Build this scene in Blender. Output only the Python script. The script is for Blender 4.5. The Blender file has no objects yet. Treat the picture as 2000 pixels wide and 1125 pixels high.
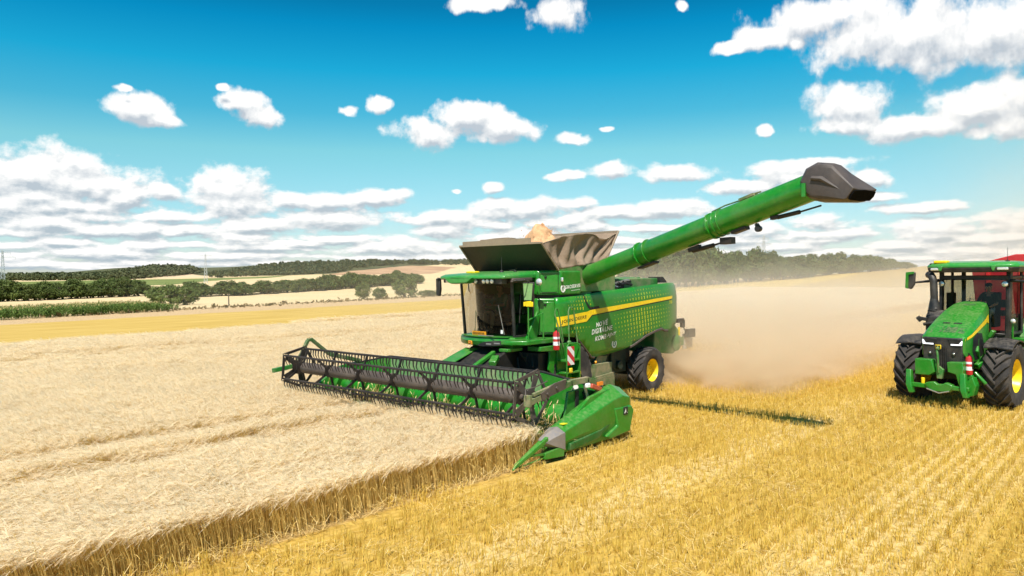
import bpy, bmesh, math, random
import numpy as np
from mathutils import Vector, Matrix
sc = bpy.context.scene
COL = sc.collection
rad = math.radians
# ---------------------------------------------------------------- camera
CX, CY, CZ = 16.5, 14.2, 3.78
YAW0 = rad(221.854)
def camera():
    pit, rol = rad(.947), rad(-.497)
    fw = Vector((math.cos(YAW0)*math.cos(pit), math.sin(YAW0)*math.cos(pit), -math.sin(pit)))
    r = fw.cross(Vector((0, 0, 1))).normalized(); u = r.cross(fw)
    r2 = r*math.cos(rol)+u*math.sin(rol); u2 = -r*math.sin(rol)+u*math.cos(rol)
    cd = bpy.data.cameras.new('camera'); cd.sensor_width = 36; cd.lens = 1454.5/2000*36
    cd.clip_start = .1; cd.clip_end = 20000
    o = bpy.data.objects.new('camera', cd); COL.objects.link(o)
    m = Matrix((r2, u2, -fw)).transposed().to_4x4(); m.translation = (CX, CY, CZ)
    o.matrix_world = m
    sc.camera = o
    return np.array(fw), np.array(r2), np.array(u2)
FW, RT, UP = camera()
def ray(px, py):
    d = FW*1454.5+RT*(px-1000)-UP*(py-562.5)
    return d/np.linalg.norm(d)
# ---------------------------------------------------------------- light
SUN = Vector((1.65, 1.05, 3.2)).normalized()
SUN_EL = math.asin(SUN.z); SUN_AZ = math.atan2(SUN.y, SUN.x)
sl = bpy.data.lights.new('sun', 'SUN'); sl.energy = 5.0; sl.angle = rad(.5); sl.color = (1, .945, .86)
so = bpy.data.objects.new('sun', sl); COL.objects.link(so)
so.rotation_euler = SUN.to_track_quat('Z', 'Y').to_euler(); so.location = (20, 14, 60)
sc.view_settings.view_transform = 'Standard'; sc.view_settings.look = 'None'
sc.view_settings.exposure = .46; sc.view_settings.gamma = 1
sc.cycles.use_denoising = True
sc.cycles.max_bounces = 8; sc.cycles.transparent_max_bounces = 24; sc.cycles.volume_bounces = 3
sc.cycles.diffuse_bounces = 3; sc.cycles.glossy_bounces = 3; sc.cycles.transmission_bounces = 6
sc.cycles.volume_step_rate = 1.0; sc.cycles.volume_max_steps = 256
sc.cycles.caustics_reflective = False; sc.cycles.caustics_refractive = False

# ---------------------------------------------------------------- node helper
class NT:
    def __init__(s, tree):
        s.t = tree; s.n = tree.nodes; s.l = tree.links
    def __call__(s, typ, **kw):
        nd = s.n.new('ShaderNode'+typ)
        for k, v in kw.items():
            if k.startswith('i_'):
                key = k[2:]; key = int(key) if key.isdigit() else key
                s.put(nd.inputs[key], v)
            else: setattr(nd, k, v)
        return nd
    def put(s, sock, v):
        if isinstance(v, bpy.types.NodeSocket): s.l.new(v, sock)
        elif v is not None: sock.default_value = v
    def m(s, op, a, b=None, c=None, clamp=False):
        nd = s.n.new('ShaderNodeMath'); nd.operation = op; nd.use_clamp = clamp
        for i, v in enumerate((a, b, c)): s.put(nd.inputs[i], v)
        return nd.outputs[0]
    def noise(s, vec, scale, detail=4, rough=.55, dist=0, dim='3D', out=0):
        nd = s.n.new('ShaderNodeTexNoise'); nd.noise_dimensions = dim
        s.put(nd.inputs['Vector'], vec)
        nd.inputs['Scale'].default_value = scale; nd.inputs['Detail'].default_value = detail
        nd.inputs['Roughness'].default_value = rough; nd.inputs['Distortion'].default_value = dist
        return nd.outputs[out]
    def ramp(s, v, a, b, lo=0, hi=1, smooth=True):
        nd = s.n.new('ShaderNodeMapRange'); nd.interpolation_type = 'SMOOTHSTEP' if smooth else 'LINEAR'
        s.put(nd.inputs[0], v); nd.inputs[1].default_value = a; nd.inputs[2].default_value = b
        nd.inputs[3].default_value = lo; nd.inputs[4].default_value = hi
        return nd.outputs[0]
    def mix(s, f, a, b, mode='MIX'):
        nd = s.n.new('ShaderNodeMix'); nd.data_type = 'RGBA'; nd.blend_type = mode; nd.clamp_factor = True
        s.put(nd.inputs[0], f)
        for i, v in ((6, a), (7, b)):
            if isinstance(v, tuple) and len(v) == 3: v = (*v, 1)
            s.put(nd.inputs[i], v)
        return nd.outputs[2]
    def vec(s, op, a, b=None, out=0):
        nd = s.n.new('ShaderNodeVectorMath'); nd.operation = op
        s.put(nd.inputs[0], a); s.put(nd.inputs[1], b)
        return nd.outputs[out]
    def xyz(s, x, y, z=0.0):
        nd = s.n.new('ShaderNodeCombineXYZ')
        for i, v in enumerate((x, y, z)): s.put(nd.inputs[i], v)
        return nd.outputs[0]
    def sep(s, v):
        nd = s.n.new('ShaderNodeSeparateXYZ'); s.put(nd.inputs[0], v); return nd.outputs
    def mapping(s, v, loc=(0, 0, 0), scale=(1, 1, 1), rot=(0, 0, 0)):
        nd = s.n.new('ShaderNodeMapping'); s.put(nd.inputs[0], v)
        nd.inputs[1].default_value = loc; nd.inputs[2].default_value = rot; nd.inputs[3].default_value = scale
        return nd.outputs[0]

# ---------------------------------------------------------------- world: Nishita sky with fair-weather cumulus
def cloud_rows():
    rng = random.Random(21); out = []
    for py, w, h, p, x0, x1 in ((372, 60, 19, .50, -80, 330), (398, 80, 17, .62, -80, 820), (420, 95, 14, .74, -80, 1250), (440, 100, 12, .80, -80, 2080), (458, 105, 11, .88, -80, 2080),
                               (474, 110, 9.5, .90, -80, 2080), (489, 125, 8.5, .92, -80, 2080), (502, 140, 7, .92, -80, 2080), (514, 150, 6, .92, -80, 2080), (525, 170, 5, .92, -80, 1200)):
        x = x0+rng.uniform(0, w)
        while x < x1:
            k = rng.uniform(.55, 1.35)
            if rng.random() < p: out.append((x, py+rng.uniform(-.5, .5)*h*1.5, w*k, h*rng.uniform(.75, 2.0), rng.uniform(.9, 1.12)))
            x += w*k*rng.uniform(1.25, 1.9)
    return out
def world():
    w = bpy.data.worlds.new('World'); sc.world = w; w.use_nodes = True
    t = NT(w.node_tree); t.n.clear()
    sky = t('TexSky'); sky.sky_type = 'NISHITA'; sky.sun_disc = False
    sky.sun_elevation = SUN_EL; sky.sun_rotation = math.pi/2-SUN_AZ
    sky.altitude = 200; sky.air_density = 1.0; sky.dust_density = .6; sky.ozone_density = 1.6
    d = t('TexCoord').outputs['Generated']
    X, Y, Z = t.sep(d)[:3]
    az = t.m('ARCTAN2', Y, X)
    yaw = YAW0-2*math.pi
    u = t.m('SUBTRACT', yaw, az)
    h = t.m('SQRT', t.m('ADD', t.m('MULTIPLY', X, X), t.m('MULTIPLY', Y, Y)))
    v = t.m('DIVIDE', Z, t.m('MAXIMUM', h, .02))
    P = t.xyz(u, v, 0)
    # deep teal-blue grading of the clear sky
    cr = t('ValToRGB'); t.l.new(t.m('MULTIPLY', v, 2.0, clamp=True), cr.inputs[0]); el = cr.color_ramp.elements
    for i, (pos, c) in enumerate(SKY_TINT):
        e = el[i] if i < 2 else el.new(pos*2)
        e.position = pos*2; e.color = (*[q*.8 for q in c], 1)
    skyc = t.mix(1.0, sky.outputs[0], cr.outputs[0], 'MULTIPLY')
    bg = t('Background', i_Color=skyc, i_Strength=.122)
    # clouds: one density function, read twice (here and a little towards the sun) to shade tops and bases
    ng = bpy.data.node_groups.new('cloud density', 'ShaderNodeTree')
    ng.interface.new_socket('P', in_out='INPUT', socket_type='NodeSocketVector'); ng.interface.new_socket('D', in_out='OUTPUT', socket_type='NodeSocketFloat')
    g = NT(ng); gi = ng.nodes.new('NodeGroupInput'); go = ng.nodes.new('NodeGroupOutput'); P0 = gi.outputs[0]
    warp = g.noise(P0, 12, 4, .6, out=1)
    U0, V0 = g.sep(P0)[:2]; kv = g.m('MINIMUM', g.m('MULTIPLY_ADD', V0, 4.2, .04), 1.0)
    Pw = g.vec('ADD', P0, g.vec('MULTIPLY', g.vec('SUBTRACT', warp, (.5, .5, .5)), g.xyz(.055, g.m('MULTIPLY', kv, .030), 0)))
    Pn = g.xyz(U0, g.m('MULTIPLY', .20, g.m('LOGARITHM', g.m('ADD', g.m('MAXIMUM', V0, 0.0), .03), 2.718)), 0)
    dmin = None
    for k, (px, py, a, b, wgt) in enumerate(CLOUDS+cloud_rows()):
        if k and k % 12 == 0: Pw = g.vec('ADD', Pw, g.xyz(g.m('MULTIPLY', dmin, 1e-8), 0.0, 0.0))
        e = ray(px, py)
        uc = (YAW0-2*math.pi)-math.atan2(e[1], e[0]); vc = e[2]/math.hypot(e[0], e[1])
        a2 = a/1454.5*.95; b2 = b/1454.5*1.02
        mp = g.mapping(Pw, (-uc/a2, -vc/b2, 0), (1/a2, 1/b2, 1))
        ln = g.m('MULTIPLY', g.vec('LENGTH', mp, out=1), 1/wgt)
        dmin = ln if dmin is None else g.m('SMOOTH_MIN', dmin, ln, .3)
    cn = g.m('MULTIPLY_ADD', g.m('SUBTRACT', g.noise(Pn, 60, 5, .6), .5), .30, g.noise(Pn, 19, 7, .58))
    g.l.new(g.m('ADD', g.m('SUBTRACT', 1.10, dmin), g.m('MULTIPLY', g.m('SUBTRACT', cn, .5), 2.0)), go.inputs[0])
    def dens_at(vv):
        q = t.n.new('ShaderNodeGroup'); q.node_tree = ng; t.l.new(vv, q.inputs[0]); return q.outputs[0]
    d0 = dens_at(P); up = t.xyz(-.004, t.m('MULTIPLY_ADD', v, .060, .0035), 0.0)
    d1 = dens_at(t.vec('ADD', P, up))
    al = t.ramp(d0, .02, .50)
    sh = t.m('MULTIPLY_ADD', t.m('SUBTRACT', d0, d1), 1.55, .64, clamp=True)
    dark = t.mix(t.ramp(v, .03, .16), CLOUD_DARK2, CLOUD_DARK)
    cc = t.mix(sh, dark, CLOUD_LIT)
    # pale veil close to the horizon
    cl = t('Background', i_Color=cc, i_Strength=CLOUD_STRENGTH)
    ms = t('MixShader'); t.l.new(t.m('MULTIPLY', al, .96), ms.inputs[0]); t.l.new(bg.outputs[0], ms.inputs[1]); t.l.new(cl.outputs[0], ms.inputs[2])
    out = t('OutputWorld'); t.l.new(ms.outputs[0], out.inputs[0])
    w.cycles.sampling_method = 'MANUAL'; w.cycles.sample_map_resolution = 512
SKY_TINT = [(.02, (.84, .92, 1.06)), (.50, (.01, .50, .66)), (.09, (.70, 1.0, 1.0)), (.165, (.60, 1.12, .95)), (.213, (.24, 1.0, .98)), (.27, (.05, .98, 1.06)), (.33, (.01, .78, .97)), (.36, (.01, .62, .80))]
CLOUD_LIT = (1.0, .985, .965); CLOUD_DARK = (.50, .55, .61); CLOUD_DARK2 = (.42, .50, .56); CLOUD_STRENGTH = .80
CLOUDS = [
 (262,205,66,30,1),(312,229,38,15,1),(240,170,32,14,.62),(468,196,54,24,1),(503,226,44,27,1),(436,166,28,13,.6),
 (735,198,34,26,.78),(676,213,32,18,.75),(850,258,84,30,1.05),(915,226,76,34,1.05),(985,250,74,32,1),(1117,270,46,16,.95),(1192,247,20,10,.68),
 (1095,25,58,52,.95),(930,8,90,22,.9),(1330,12,20,20,.66),(1500,75,64,26,.95),(1590,35,100,38,1),(1440,96,70,12,.9),
 (1760,62,180,62,1.05),(1910,72,140,60,1.05),(1550,84,26,18,.95),(1660,203,96,40,1),(1650,240,84,22,1),
 (1790,242,104,28,1),(1930,202,120,46,1.05),(1960,252,70,26,.95),(1487,255,28,18,.66),
 (1190,333,52,21,1),(1095,342,46,13,.95),(1330,338,80,21,.95),(1560,342,130,28,.95),(1590,318,110,14,.9),(1450,366,90,20,.85),
 (1708,350,40,22,.95),(60,345,176,46,1.1),(170,362,90,28,1),(445,372,90,40,1.05),(570,388,80,24,1),
 (965,368,36,15,.95),(970,400,68,17,1),(1125,398,52,15,1),(1800,404,86,13,.95),(1290,408,110,20,1),(730,388,100,18,1),(1117,430,50,14,1),(885,376,28,9,.66),
 (100,405,190,22,1),(1700,385,90,14,.8)]
world()
# ---------------------------------------------------------------- terrain
def sstep(a,b,x):
    t=np.clip((x-a)/(b-a),0,1); return t*t*(3-2*t)
def polar(yaw_deg,D): return (CX+D*math.cos(math.radians(yaw_deg)),CY+D*math.sin(math.radians(yaw_deg)))
def hill(x,y,yaw,D,h,sl,sd):
    cx,cy=polar(yaw,D); c,s=math.cos(math.radians(yaw)),math.sin(math.radians(yaw))
    a=(x-cx)*c+(y-cy)*s; b=-(x-cx)*s+(y-cy)*c
    return h*np.exp(-(a/sd)**2-(b/sl)**2)
def T(x,y):
    x=np.asarray(x,float); y=np.asarray(y,float)
    D=np.hypot(x-CX,y-CY); v=-y+.6*x
    z=-4.2*sstep(62,170,v)
    z=z+7.0*sstep(260,900,D)*sstep(20,120,v)
    lat=sstep(-175,-120,y)
    z=z+7.6*np.clip((-x-184)/382,0,1.25)**1.5*lat
    z=z+hill(x,y,236.5,1900,28,520,420)+hill(x,y,226,2000,19,420,420)
    z=z+hill(x,y,248.5,1500,15,150,260)+hill(x,y,254,4200,10,1600,500)
    return z
def ground_at(px, py):
    d = ray(px, py); s = np.concatenate([np.arange(3, 200, .25), np.arange(200, 9000, 2)])
    X = np.array([CX, CY, CZ])+d*s[:, None]; b = X[:, 2] < T(X[:, 0], X[:, 1])
    i = b.argmax(); return X[i], s[i]
def mat(name):
    m = bpy.data.materials.new(name); m.use_nodes = True
    t = NT(m.node_tree); t.n.clear()
    out = t('OutputMaterial'); b = t('BsdfPrincipled'); t.l.new(b.outputs[0], out.inputs[0])
    return m, t, b, out
def mesh_obj(name, verts, faces, m=None, parent=None, smooth=False):
    me = bpy.data.meshes.new(name); me.from_pydata([tuple(v) for v in verts], [], faces); me.update()
    if m is not None:
        for q in (m if isinstance(m, (list, tuple)) else [m]): me.materials.append(q)
    if smooth: me.shade_smooth()
    o = bpy.data.objects.new(name, me); COL.objects.link(o)
    if parent is not None: o.parent = parent
    return o
def tag(o, label=None, cat=None, group=None, kind=None):
    if label: o['label'] = label
    if cat: o['category'] = cat
    if group: o['group'] = group
    if kind: o['kind'] = kind
    return o
def ground_material():
    m, t, b, out = mat('ground fields')
    p = t('NewGeometry').outputs['Position']; X, Y, Z = t.sep(p)[:3]
    n1 = t.noise(p, .35, 6, .6); n2 = t.noise(p, 6, 5, .65); n3 = t.noise(p, .03, 5, .6)
    rowv = t.noise(t.mapping(p, scale=(.12, 3.2, 1)), 1.0, 4, .6)
    def above(nx, ny, d, w=1.5, soft=.6, sc_=.25):
        nn = t.noise(p, sc_, 4, .6)
        e = t.m('ADD', t.m('ADD', t.m('MULTIPLY', X, nx), t.m('MULTIPLY', Y, ny)), t.m('MULTIPLY_ADD', nn, w*2, -d-w))
        return t.ramp(e, -soft, soft)
    def poly(pts, w=4, soft=2, sc_=.05):
        f = None; c = np.mean(pts, 0)
        for i in range(len(pts)):
            a = np.array(pts[i], float); q = np.array(pts[(i+1) % len(pts)], float); e = q-a
            nrm = np.array([-e[1], e[0]])/np.hypot(*e)
            if nrm@(c-a) < 0: nrm = -nrm
            k = above(nrm[0], nrm[1], nrm@a, w, soft, sc_)
            f = k if f is None else t.m('MULTIPLY', f, k)
        return f
    # golden stubble, straw and soil between the rows
    gold = t.mix(t.ramp(n2, .3, .7), (.36, .215, .034), (.55, .36, .075))
    gold = t.mix(t.m('MULTIPLY', t.ramp(rowv, .45, .7), .7), gold, (.66, .46, .14))
    gold = t.mix(t.m('MULTIPLY', t.ramp(n1, .5, .75), .45), gold, (.40, .25, .08))
    # two trails of pale chaff left by earlier passes
    for yc, hw in ((7.3, .45), (11.0, .8), (16.0, .7)):
        band = t.ramp(t.m('ABSOLUTE', t.m('SUBTRACT', Y, yc)), hw*1.7, hw*.4)
        gold = t.mix(t.m('MULTIPLY', band, t.ramp(n2, .35, .6, 0, .7)), gold, (.70, .54, .26))
    pale = t.mix(t.ramp(t.noise(t.mapping(p, scale=(.05, .6, 1)), .5, 5, .6), .3, .75), (.58, .43, .23), (.68, .53, .31))
    pale = t.mix(t.ramp(n3, .45, .8), pale, (.54, .40, .19))
    tan = t.mix(t.ramp(n2, .35, .7), (.40, .25, .13), (.66, .50, .28))
    tan = t.mix(t.m('MULTIPLY', t.ramp(t.noise(p, 1.3, 5, .7), .56, .68), .7), tan, (.10, .10, .035))
    green = t.mix(t.ramp(n3, .35, .7), (.13, .165, .04), (.20, .225, .065))
    red = t.mix(t.ramp(t.noise(t.mapping(p, scale=(1, .1, 1)), .06, 4, .6), .3, .7), (.34, .19, .11), (.52, .34, .20))
    grassy = t.mix(t.ramp(t.noise(p, .02, 6, .7), .35, .65), (.055, .065, .028), (.11, .11, .05))
    k1 = .205
    def beyond(y0, k, w=1.0, soft=.5, sc_=.3):           # true on the far (-y) side of y = y0 + k x
        q = math.hypot(1, k); return above(k/q, -1/q, -y0/q, w, soft, sc_)
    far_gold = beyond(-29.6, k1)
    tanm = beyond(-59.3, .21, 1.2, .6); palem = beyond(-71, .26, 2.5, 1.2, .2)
    col = gold
    wheat_soil = t.mix(n2, (.30, .19, .07), (.50, .34, .13))
    side = t.m('MULTIPLY', t.ramp(Y, 4.75, 4.55), t.m('SUBTRACT', 1, far_gold))
    side = t.m('MULTIPLY', side, t.m('MAXIMUM', t.ramp(X, 3.4, 3.8), t.ramp(Y, -4.5, -4.7)))
    col = t.mix(side, col, wheat_soil)
    col = t.mix(far_gold, col, t.mix(t.ramp(rowv, .35, .65), (.42, .27, .055), (.58, .40, .12)))
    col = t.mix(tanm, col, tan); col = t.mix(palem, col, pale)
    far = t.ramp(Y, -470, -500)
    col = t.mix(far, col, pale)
    col = t.mix(poly([(-20, -545), (-215, -520), (-655, -1085), (-20, -625)]), col, green)
    col = t.mix(poly([(-640, -1080), (-1180, -1080), (-1300, -3200), (900, -3400), (500, -700)], 20, 8, .01), col, grassy)
    col = t.mix(poly([(-700, -1060), (-839, -1174), (-1047, -1240), (-1115, -1160), (-880, -985)], 10, 4, .02), col, red)
    col = t.mix(poly([(-395, -1010), (-450, -1230), (-530, -1240), (-500, -1010)], 10, 4, .02), col, (.62, .45, .28))
    t.l.new(col, b.inputs['Base Color']); b.inputs['Roughness'].default_value = .95; b.inputs['Specular IOR Level'].default_value = .15
    bp = t('Bump', i_Strength=.6, i_Distance=.06, i_Height=t.noise(p, 9, 6, .7)); t.l.new(bp.outputs[0], b.inputs['Normal'])
    return m
def build_ground():
    R_ = np.concatenate([[0], np.geomspace(2, 9000, 130)]); na = 360
    A = np.linspace(0, 2*math.pi, na, endpoint=False)
    V = [(CX, CY, 0.0)]
    x = CX+R_[1:, None]*np.cos(A); y = CY+R_[1:, None]*np.sin(A); z = T(x, y)
    V += list(zip(x.ravel(), y.ravel(), z.ravel()))
    F = [(0, 1+j, 1+(j+1) % na) for j in range(na)]
    for i in range(len(R_)-2):
        a = 1+i*na; b2 = a+na
        F += [(a+j, b2+j, b2+(j+1) % na, a+(j+1) % na) for j in range(na)]
    o = mesh_obj('ground', V, F, ground_material(), smooth=True); tag(o, kind='structure')
build_ground()
# ---------------------------------------------------------------- mesh builder
class MB:
    def __init__(s): s.v = []; s.f = []; s.k = []; s.cur = 0
    def add(s, vs, fs):
        b = len(s.v); s.v += [tuple(map(float, p)) for p in vs]
        s.f += [tuple(b+i for i in f) for f in fs]; s.k += [s.cur]*len(fs); return s
    def hexa(s, p):       # 8 corners: bottom loop then top loop
        return s.add(p, [(0, 3, 2, 1), (4, 5, 6, 7), (0, 1, 5, 4), (1, 2, 6, 5), (2, 3, 7, 6), (3, 0, 4, 7)])
    def box(s, x0, x1, y0, y1, z0, z1):
        return s.hexa([(x0, y0, z0), (x1, y0, z0), (x1, y1, z0), (x0, y1, z0), (x0, y0, z1), (x1, y0, z1), (x1, y1, z1), (x0, y1, z1)])
    def prism(s, poly, ax, a, b, poly2=None):
        def pt(q, t):
            return (t, q[0], q[1]) if ax == 'x' else (q[0], t, q[1]) if ax == 'y' else (q[0], q[1], t)
        n = len(poly); poly2 = poly2 or poly
        vs = [pt(q, a) for q in poly]+[pt(q, b) for q in poly2]
        fs = [tuple(range(n))[::-1], tuple(range(n, 2*n))]+[(i, (i+1) % n, n+(i+1) % n, n+i) for i in range(n)]
        return s.add(vs, fs)
    def loft(s, rings, cap=True, closed=True):
        n = len(rings[0]); vs = [p for r in rings for p in r]; fs = []
        for i in range(len(rings)-1):
            for j in range(n if closed else n-1):
                k = (j+1) % n; fs.append((i*n+j, i*n+k, (i+1)*n+k, (i+1)*n+j))
        if cap: fs += [tuple(range(n))[::-1], tuple(range((len(rings)-1)*n, len(rings)*n))]
        return s.add(vs, fs)
    def tube(s, path, r, n=10, cap=True, closed=False):
        P = [Vector(p) for p in path]; m = len(P); rs = r if isinstance(r, (list, tuple)) else [r]*m
        rings = []; up = None
        for i in range(m):
            if closed: t = P[(i+1) % m]-P[i-1]
            else: t = (P[min(i+1, m-1)]-P[max(i-1, 0)])
            t.normalize()
            if up is None: up = Vector((0, 0, 1)) if abs(t.z) < .9 else Vector((1, 0, 0))
            x = up-t*up.dot(t)
            if x.length < 1e-4: x = t.orthogonal()
            x.normalize(); y = t.cross(x); up = x
            rings.append([P[i]+(x*math.cos(a)+y*math.sin(a))*rs[i] for a in (2*math.pi*j/n for j in range(n))])
        if closed: rings.append(rings[0]); cap = False
        return s.loft(rings, cap)
    def bar(s, p, q, w, h, up=(0, 0, 1)):
        p, q, up = Vector(p), Vector(q), Vector(up); t = (q-p).normalized()
        x = t.cross(up)
        if x.length < 1e-3: x = t.orthogonal()
        x.normalize(); z = x.cross(t); a = x*w/2; b = z*h/2
        return s.loft([[p-a-b, p+a-b, p+a+b, p-a+b], [q-a-b, q+a-b, q+a+b, q-a+b]])
    def lathe(s, prof, c, ax='y', n=32, cap=False):
        rings = []
        for r, h in prof:
            ring = []
            for j in range(n):
                a = 2*math.pi*j/n; x, z = r*math.cos(a), r*math.sin(a)
                ring.append({'y': (c[0]+x, c[1]+h, c[2]+z), 'x': (c[0]+h, c[1]+x, c[2]+z), 'z': (c[0]+x, c[1]+z, c[2]+h)}[ax])
            rings.append(ring)
        return s.loft(rings, cap)
    def ball(s, c, rx, ry, rz, n=12, m=8):
        rings = []
        for i in range(m+1):
            a = math.pi*i/m-math.pi/2; k = max(math.cos(a), .02)
            rings.append([(c[0]+rx*k*math.cos(2*math.pi*j/n), c[1]+ry*k*math.sin(2*math.pi*j/n), c[2]+rz*math.sin(a)) for j in range(n)])
        return s.loft(rings)
    def sheet(s, polyxz, surf, off=0.0):      # flat polygon in xz laid onto y = surf(x,z)
        return s.add([(x, surf(x, z)+off, z) for x, z in polyxz], [tuple(range(len(polyxz)))])
    def build(s, name, mats, parent=None, bevel=0, ang=35, seg=2, smooth=True):
        me = bpy.data.meshes.new(name); me.from_pydata(s.v, [], s.f)
        for q in (mats if isinstance(mats, (list, tuple)) else [mats]): me.materials.append(q)
        if any(s.k): me.polygons.foreach_set('material_index', s.k)
        bm = bmesh.new(); bm.from_mesh(me); bmesh.ops.recalc_face_normals(bm, faces=bm.faces); bm.to_mesh(me); bm.free()
        if smooth:
            me.shade_smooth(); me.set_sharp_from_angle(angle=rad(ang))
        o = bpy.data.objects.new(name, me); COL.objects.link(o)
        if parent is not None: o.parent = parent
        if bevel:
            bv = o.modifiers.new('bevel', 'BEVEL'); bv.width = bevel; bv.segments = seg; bv.limit_method = 'ANGLE'; bv.angle_limit = rad(30)
            bv.harden_normals = False
        return o
def empty(name, loc=(0, 0, 0), rz=0):
    o = bpy.data.objects.new(name, None); COL.objects.link(o); o.location = loc; o.rotation_euler = (0, 0, rz)
    o.empty_display_size = .2; return o

# ---------------------------------------------------------------- materials for machines and people
def paint(name, col, rough=.35, dust=.25, spec=.5, coat=.0, metal=0, dustcol=(.36, .27, .17), gx=None, bump=0):
    m, t, b, out = mat(name)
    p = t('TexCoord').outputs['Object']
    n = t.noise(p, 2.2, 6, .65); n2 = t.noise(p, 14, 4, .6)
    c = t.mix(t.ramp(n2, .35, .75), col, tuple(min(1, v*1.18+.004) for v in col))
    f = t.m('MULTIPLY', t.ramp(n, .38, .72), dust)
    nz = t.ramp(t.sep(t('NewGeometry').outputs['Normal'])[2], .55, 1.0)      # dust settles on ledges
    f = t.m('ADD', f, t.m('MULTIPLY', t.m('MULTIPLY', nz, t.ramp(n2, .40, .68)), min(.45, dust*1.6)), clamp=True)
    if gx is not None:   # road dust carried back along the machine: thicker towards the chopper
        g = t.ramp(t.m('ADD', t.sep(p)[0], t.m('MULTIPLY', n, .8)), gx[0], gx[1])
        f = t.m('ADD', f, t.m('MULTIPLY', g, t.m('MULTIPLY_ADD', n2, .5, gx[2])), clamp=True)
    c = t.mix(f, c, dustcol)
    t.l.new(c, b.inputs['Base Color'])
    t.l.new(t.m('MULTIPLY_ADD', f, .45, rough, clamp=True), b.inputs['Roughness'])
    b.inputs['Specular IOR Level'].default_value = spec; b.inputs['Metallic'].default_value = metal
    b.inputs['Coat Weight'].default_value = coat; b.inputs['Coat Roughness'].default_value = .12
    if bump:
        bp = t('Bump', i_Strength=.5, i_Distance=bump, i_Height=n2); t.l.new(bp.outputs[0], b.inputs['Normal'])
    return m
G_ = (.011, .195, .011)
M = dict(
 green=paint('green paint', G_, .3, .13, coat=.25), panel=paint('green side panel paint', G_, .32, .08, coat=.2, gx=(-4.3, -6.6, .38)),
 roofgreen=paint('cab roof paint', (.02, .25, .035), .3, .18, coat=.3),
 greendust=paint('dusty green paint', (.022, .18, .025), .45, .55), greenold=paint('olive dusty paint', (.05, .12, .03), .55, .75),
 yellow=paint('yellow paint', (.86, .58, .005), .35, .12), black=paint('black plastic', (.012, .012, .013), .45, .35, dustcol=(.16, .13, .10)),
 reel=paint('reel tube steel', (.062, .047, .040), .5, .5, dustcol=(.15, .12, .095)), tine=paint('tine steel', (.018, .013, .011), .5, .35, dustcol=(.09, .065, .05)),
 rubber=paint('tyre rubber', (.035, .032, .031), .85, .7, .25, dustcol=(.125, .105, .088), bump=.01),
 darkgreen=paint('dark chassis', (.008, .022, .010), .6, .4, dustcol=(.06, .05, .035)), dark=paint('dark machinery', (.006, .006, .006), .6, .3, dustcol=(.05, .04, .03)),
 tarp=paint('brown tarp', (.23, .165, .115), .8, .5, .2, dustcol=(.36, .27, .20), bump=.03), flap=paint('tank flap steel', (.020, .021, .014), .55, .3, dustcol=(.06, .05, .035)),
 tarpedge=paint('tank edge', (.26, .20, .14), .7, .4), steel=paint('bare steel', (.42, .41, .40), .38, .3, metal=.7), greyboot=paint('grey steel boot', (.27, .25, .25), .45, .3, metal=.3),
 white=paint('white lettering', (.85, .85, .83), .5, .05), red=paint('red enamel', (.50, .018, .022), .3, .12, coat=.3), orange=paint('orange reflector', (.8, .22, .02), .35, .1),
 maroon=paint('red trailer paint', (.28, .010, .016), .4, .2), seat=paint('seat fabric', (.02, .02, .022), .8, .1), binary=paint('yellow digits', (.72, .66, .02), .5, .05),
 hood=paint('spout plastic', (.060, .048, .044), .5, .35, dustcol=(.13, .10, .085)), amber=paint('amber glass', (.9, .35, .02), .25, .05),
 void=paint('painted dark hollow', (.0015, .0015, .0015), .9, 0, .1),
 grain=paint('chaffy grain', (.54, .31, .16), .9, .5, .1, dustcol=(.70, .47, .28), bump=.05), plate=paint('dusty number plate', (.55, .52, .47), .6, .5))
def lens_mat():
    m, t, b, out = mat('lamp lens'); b.inputs['Base Color'].default_value = (.8, .8, .78, 1); b.inputs['Roughness'].default_value = .15
    b.inputs['Metallic'].default_value = .5; return m
M['lens'] = lens_mat()
def led_mat():
    m, t, b, out = mat('lit daytime lamp'); b.inputs['Base Color'].default_value = (.8, .82, .9, 1)
    b.inputs['Emission Color'].default_value = (.9, .92, 1, 1); b.inputs['Emission Strength'].default_value = .55; return m
M['led'] = led_mat()
def glass_mat(name, tint, refl=.09):
    m = bpy.data.materials.new(name); m.use_nodes = True; t = NT(m.node_tree); t.n.clear()
    tr = t('BsdfTransparent', i_Color=(*tint, 1)); gl = t('BsdfGlossy', i_Color=(1, 1, 1, 1), i_Roughness=.02)
    lw = t('LayerWeight', i_Blend=.22); f = t.m('MULTIPLY_ADD', lw.outputs['Fresnel'], .55, refl-.04, clamp=True)
    ms = t('MixShader'); t.l.new(f, ms.inputs[0]); t.l.new(tr.outputs[0], ms.inputs[1]); t.l.new(gl.outputs[0], ms.inputs[2])
    out = t('OutputMaterial'); t.l.new(ms.outputs[0], out.inputs[0]); return m
M['glass'] = glass_mat('tinted cab glass', (.26, .28, .23), .05); M['clear'] = glass_mat('side glass', (.58, .61, .56), .05)
M['mirror'] = paint('mirror glass', (.75, .78, .75), .05, .1, metal=.9)
def hazard_mat():
    m, t, b, out = mat('red and white hazard stripes'); p = t('TexCoord').outputs['Object']; x, y, z = t.sep(p)[:3]
    s = t.m('FRACT', t.m('MULTIPLY_ADD', t.m('ADD', z, t.m('MULTIPLY', x, -.9)), 3.1, .25))
    t.l.new(t.mix(t.m('GREATER_THAN', s, .5), (.8, .78, .75), (.55, .02, .03)), b.inputs['Base Color']); b.inputs['Roughness'].default_value = .4
    return m
M['hazard'] = hazard_mat()
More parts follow.
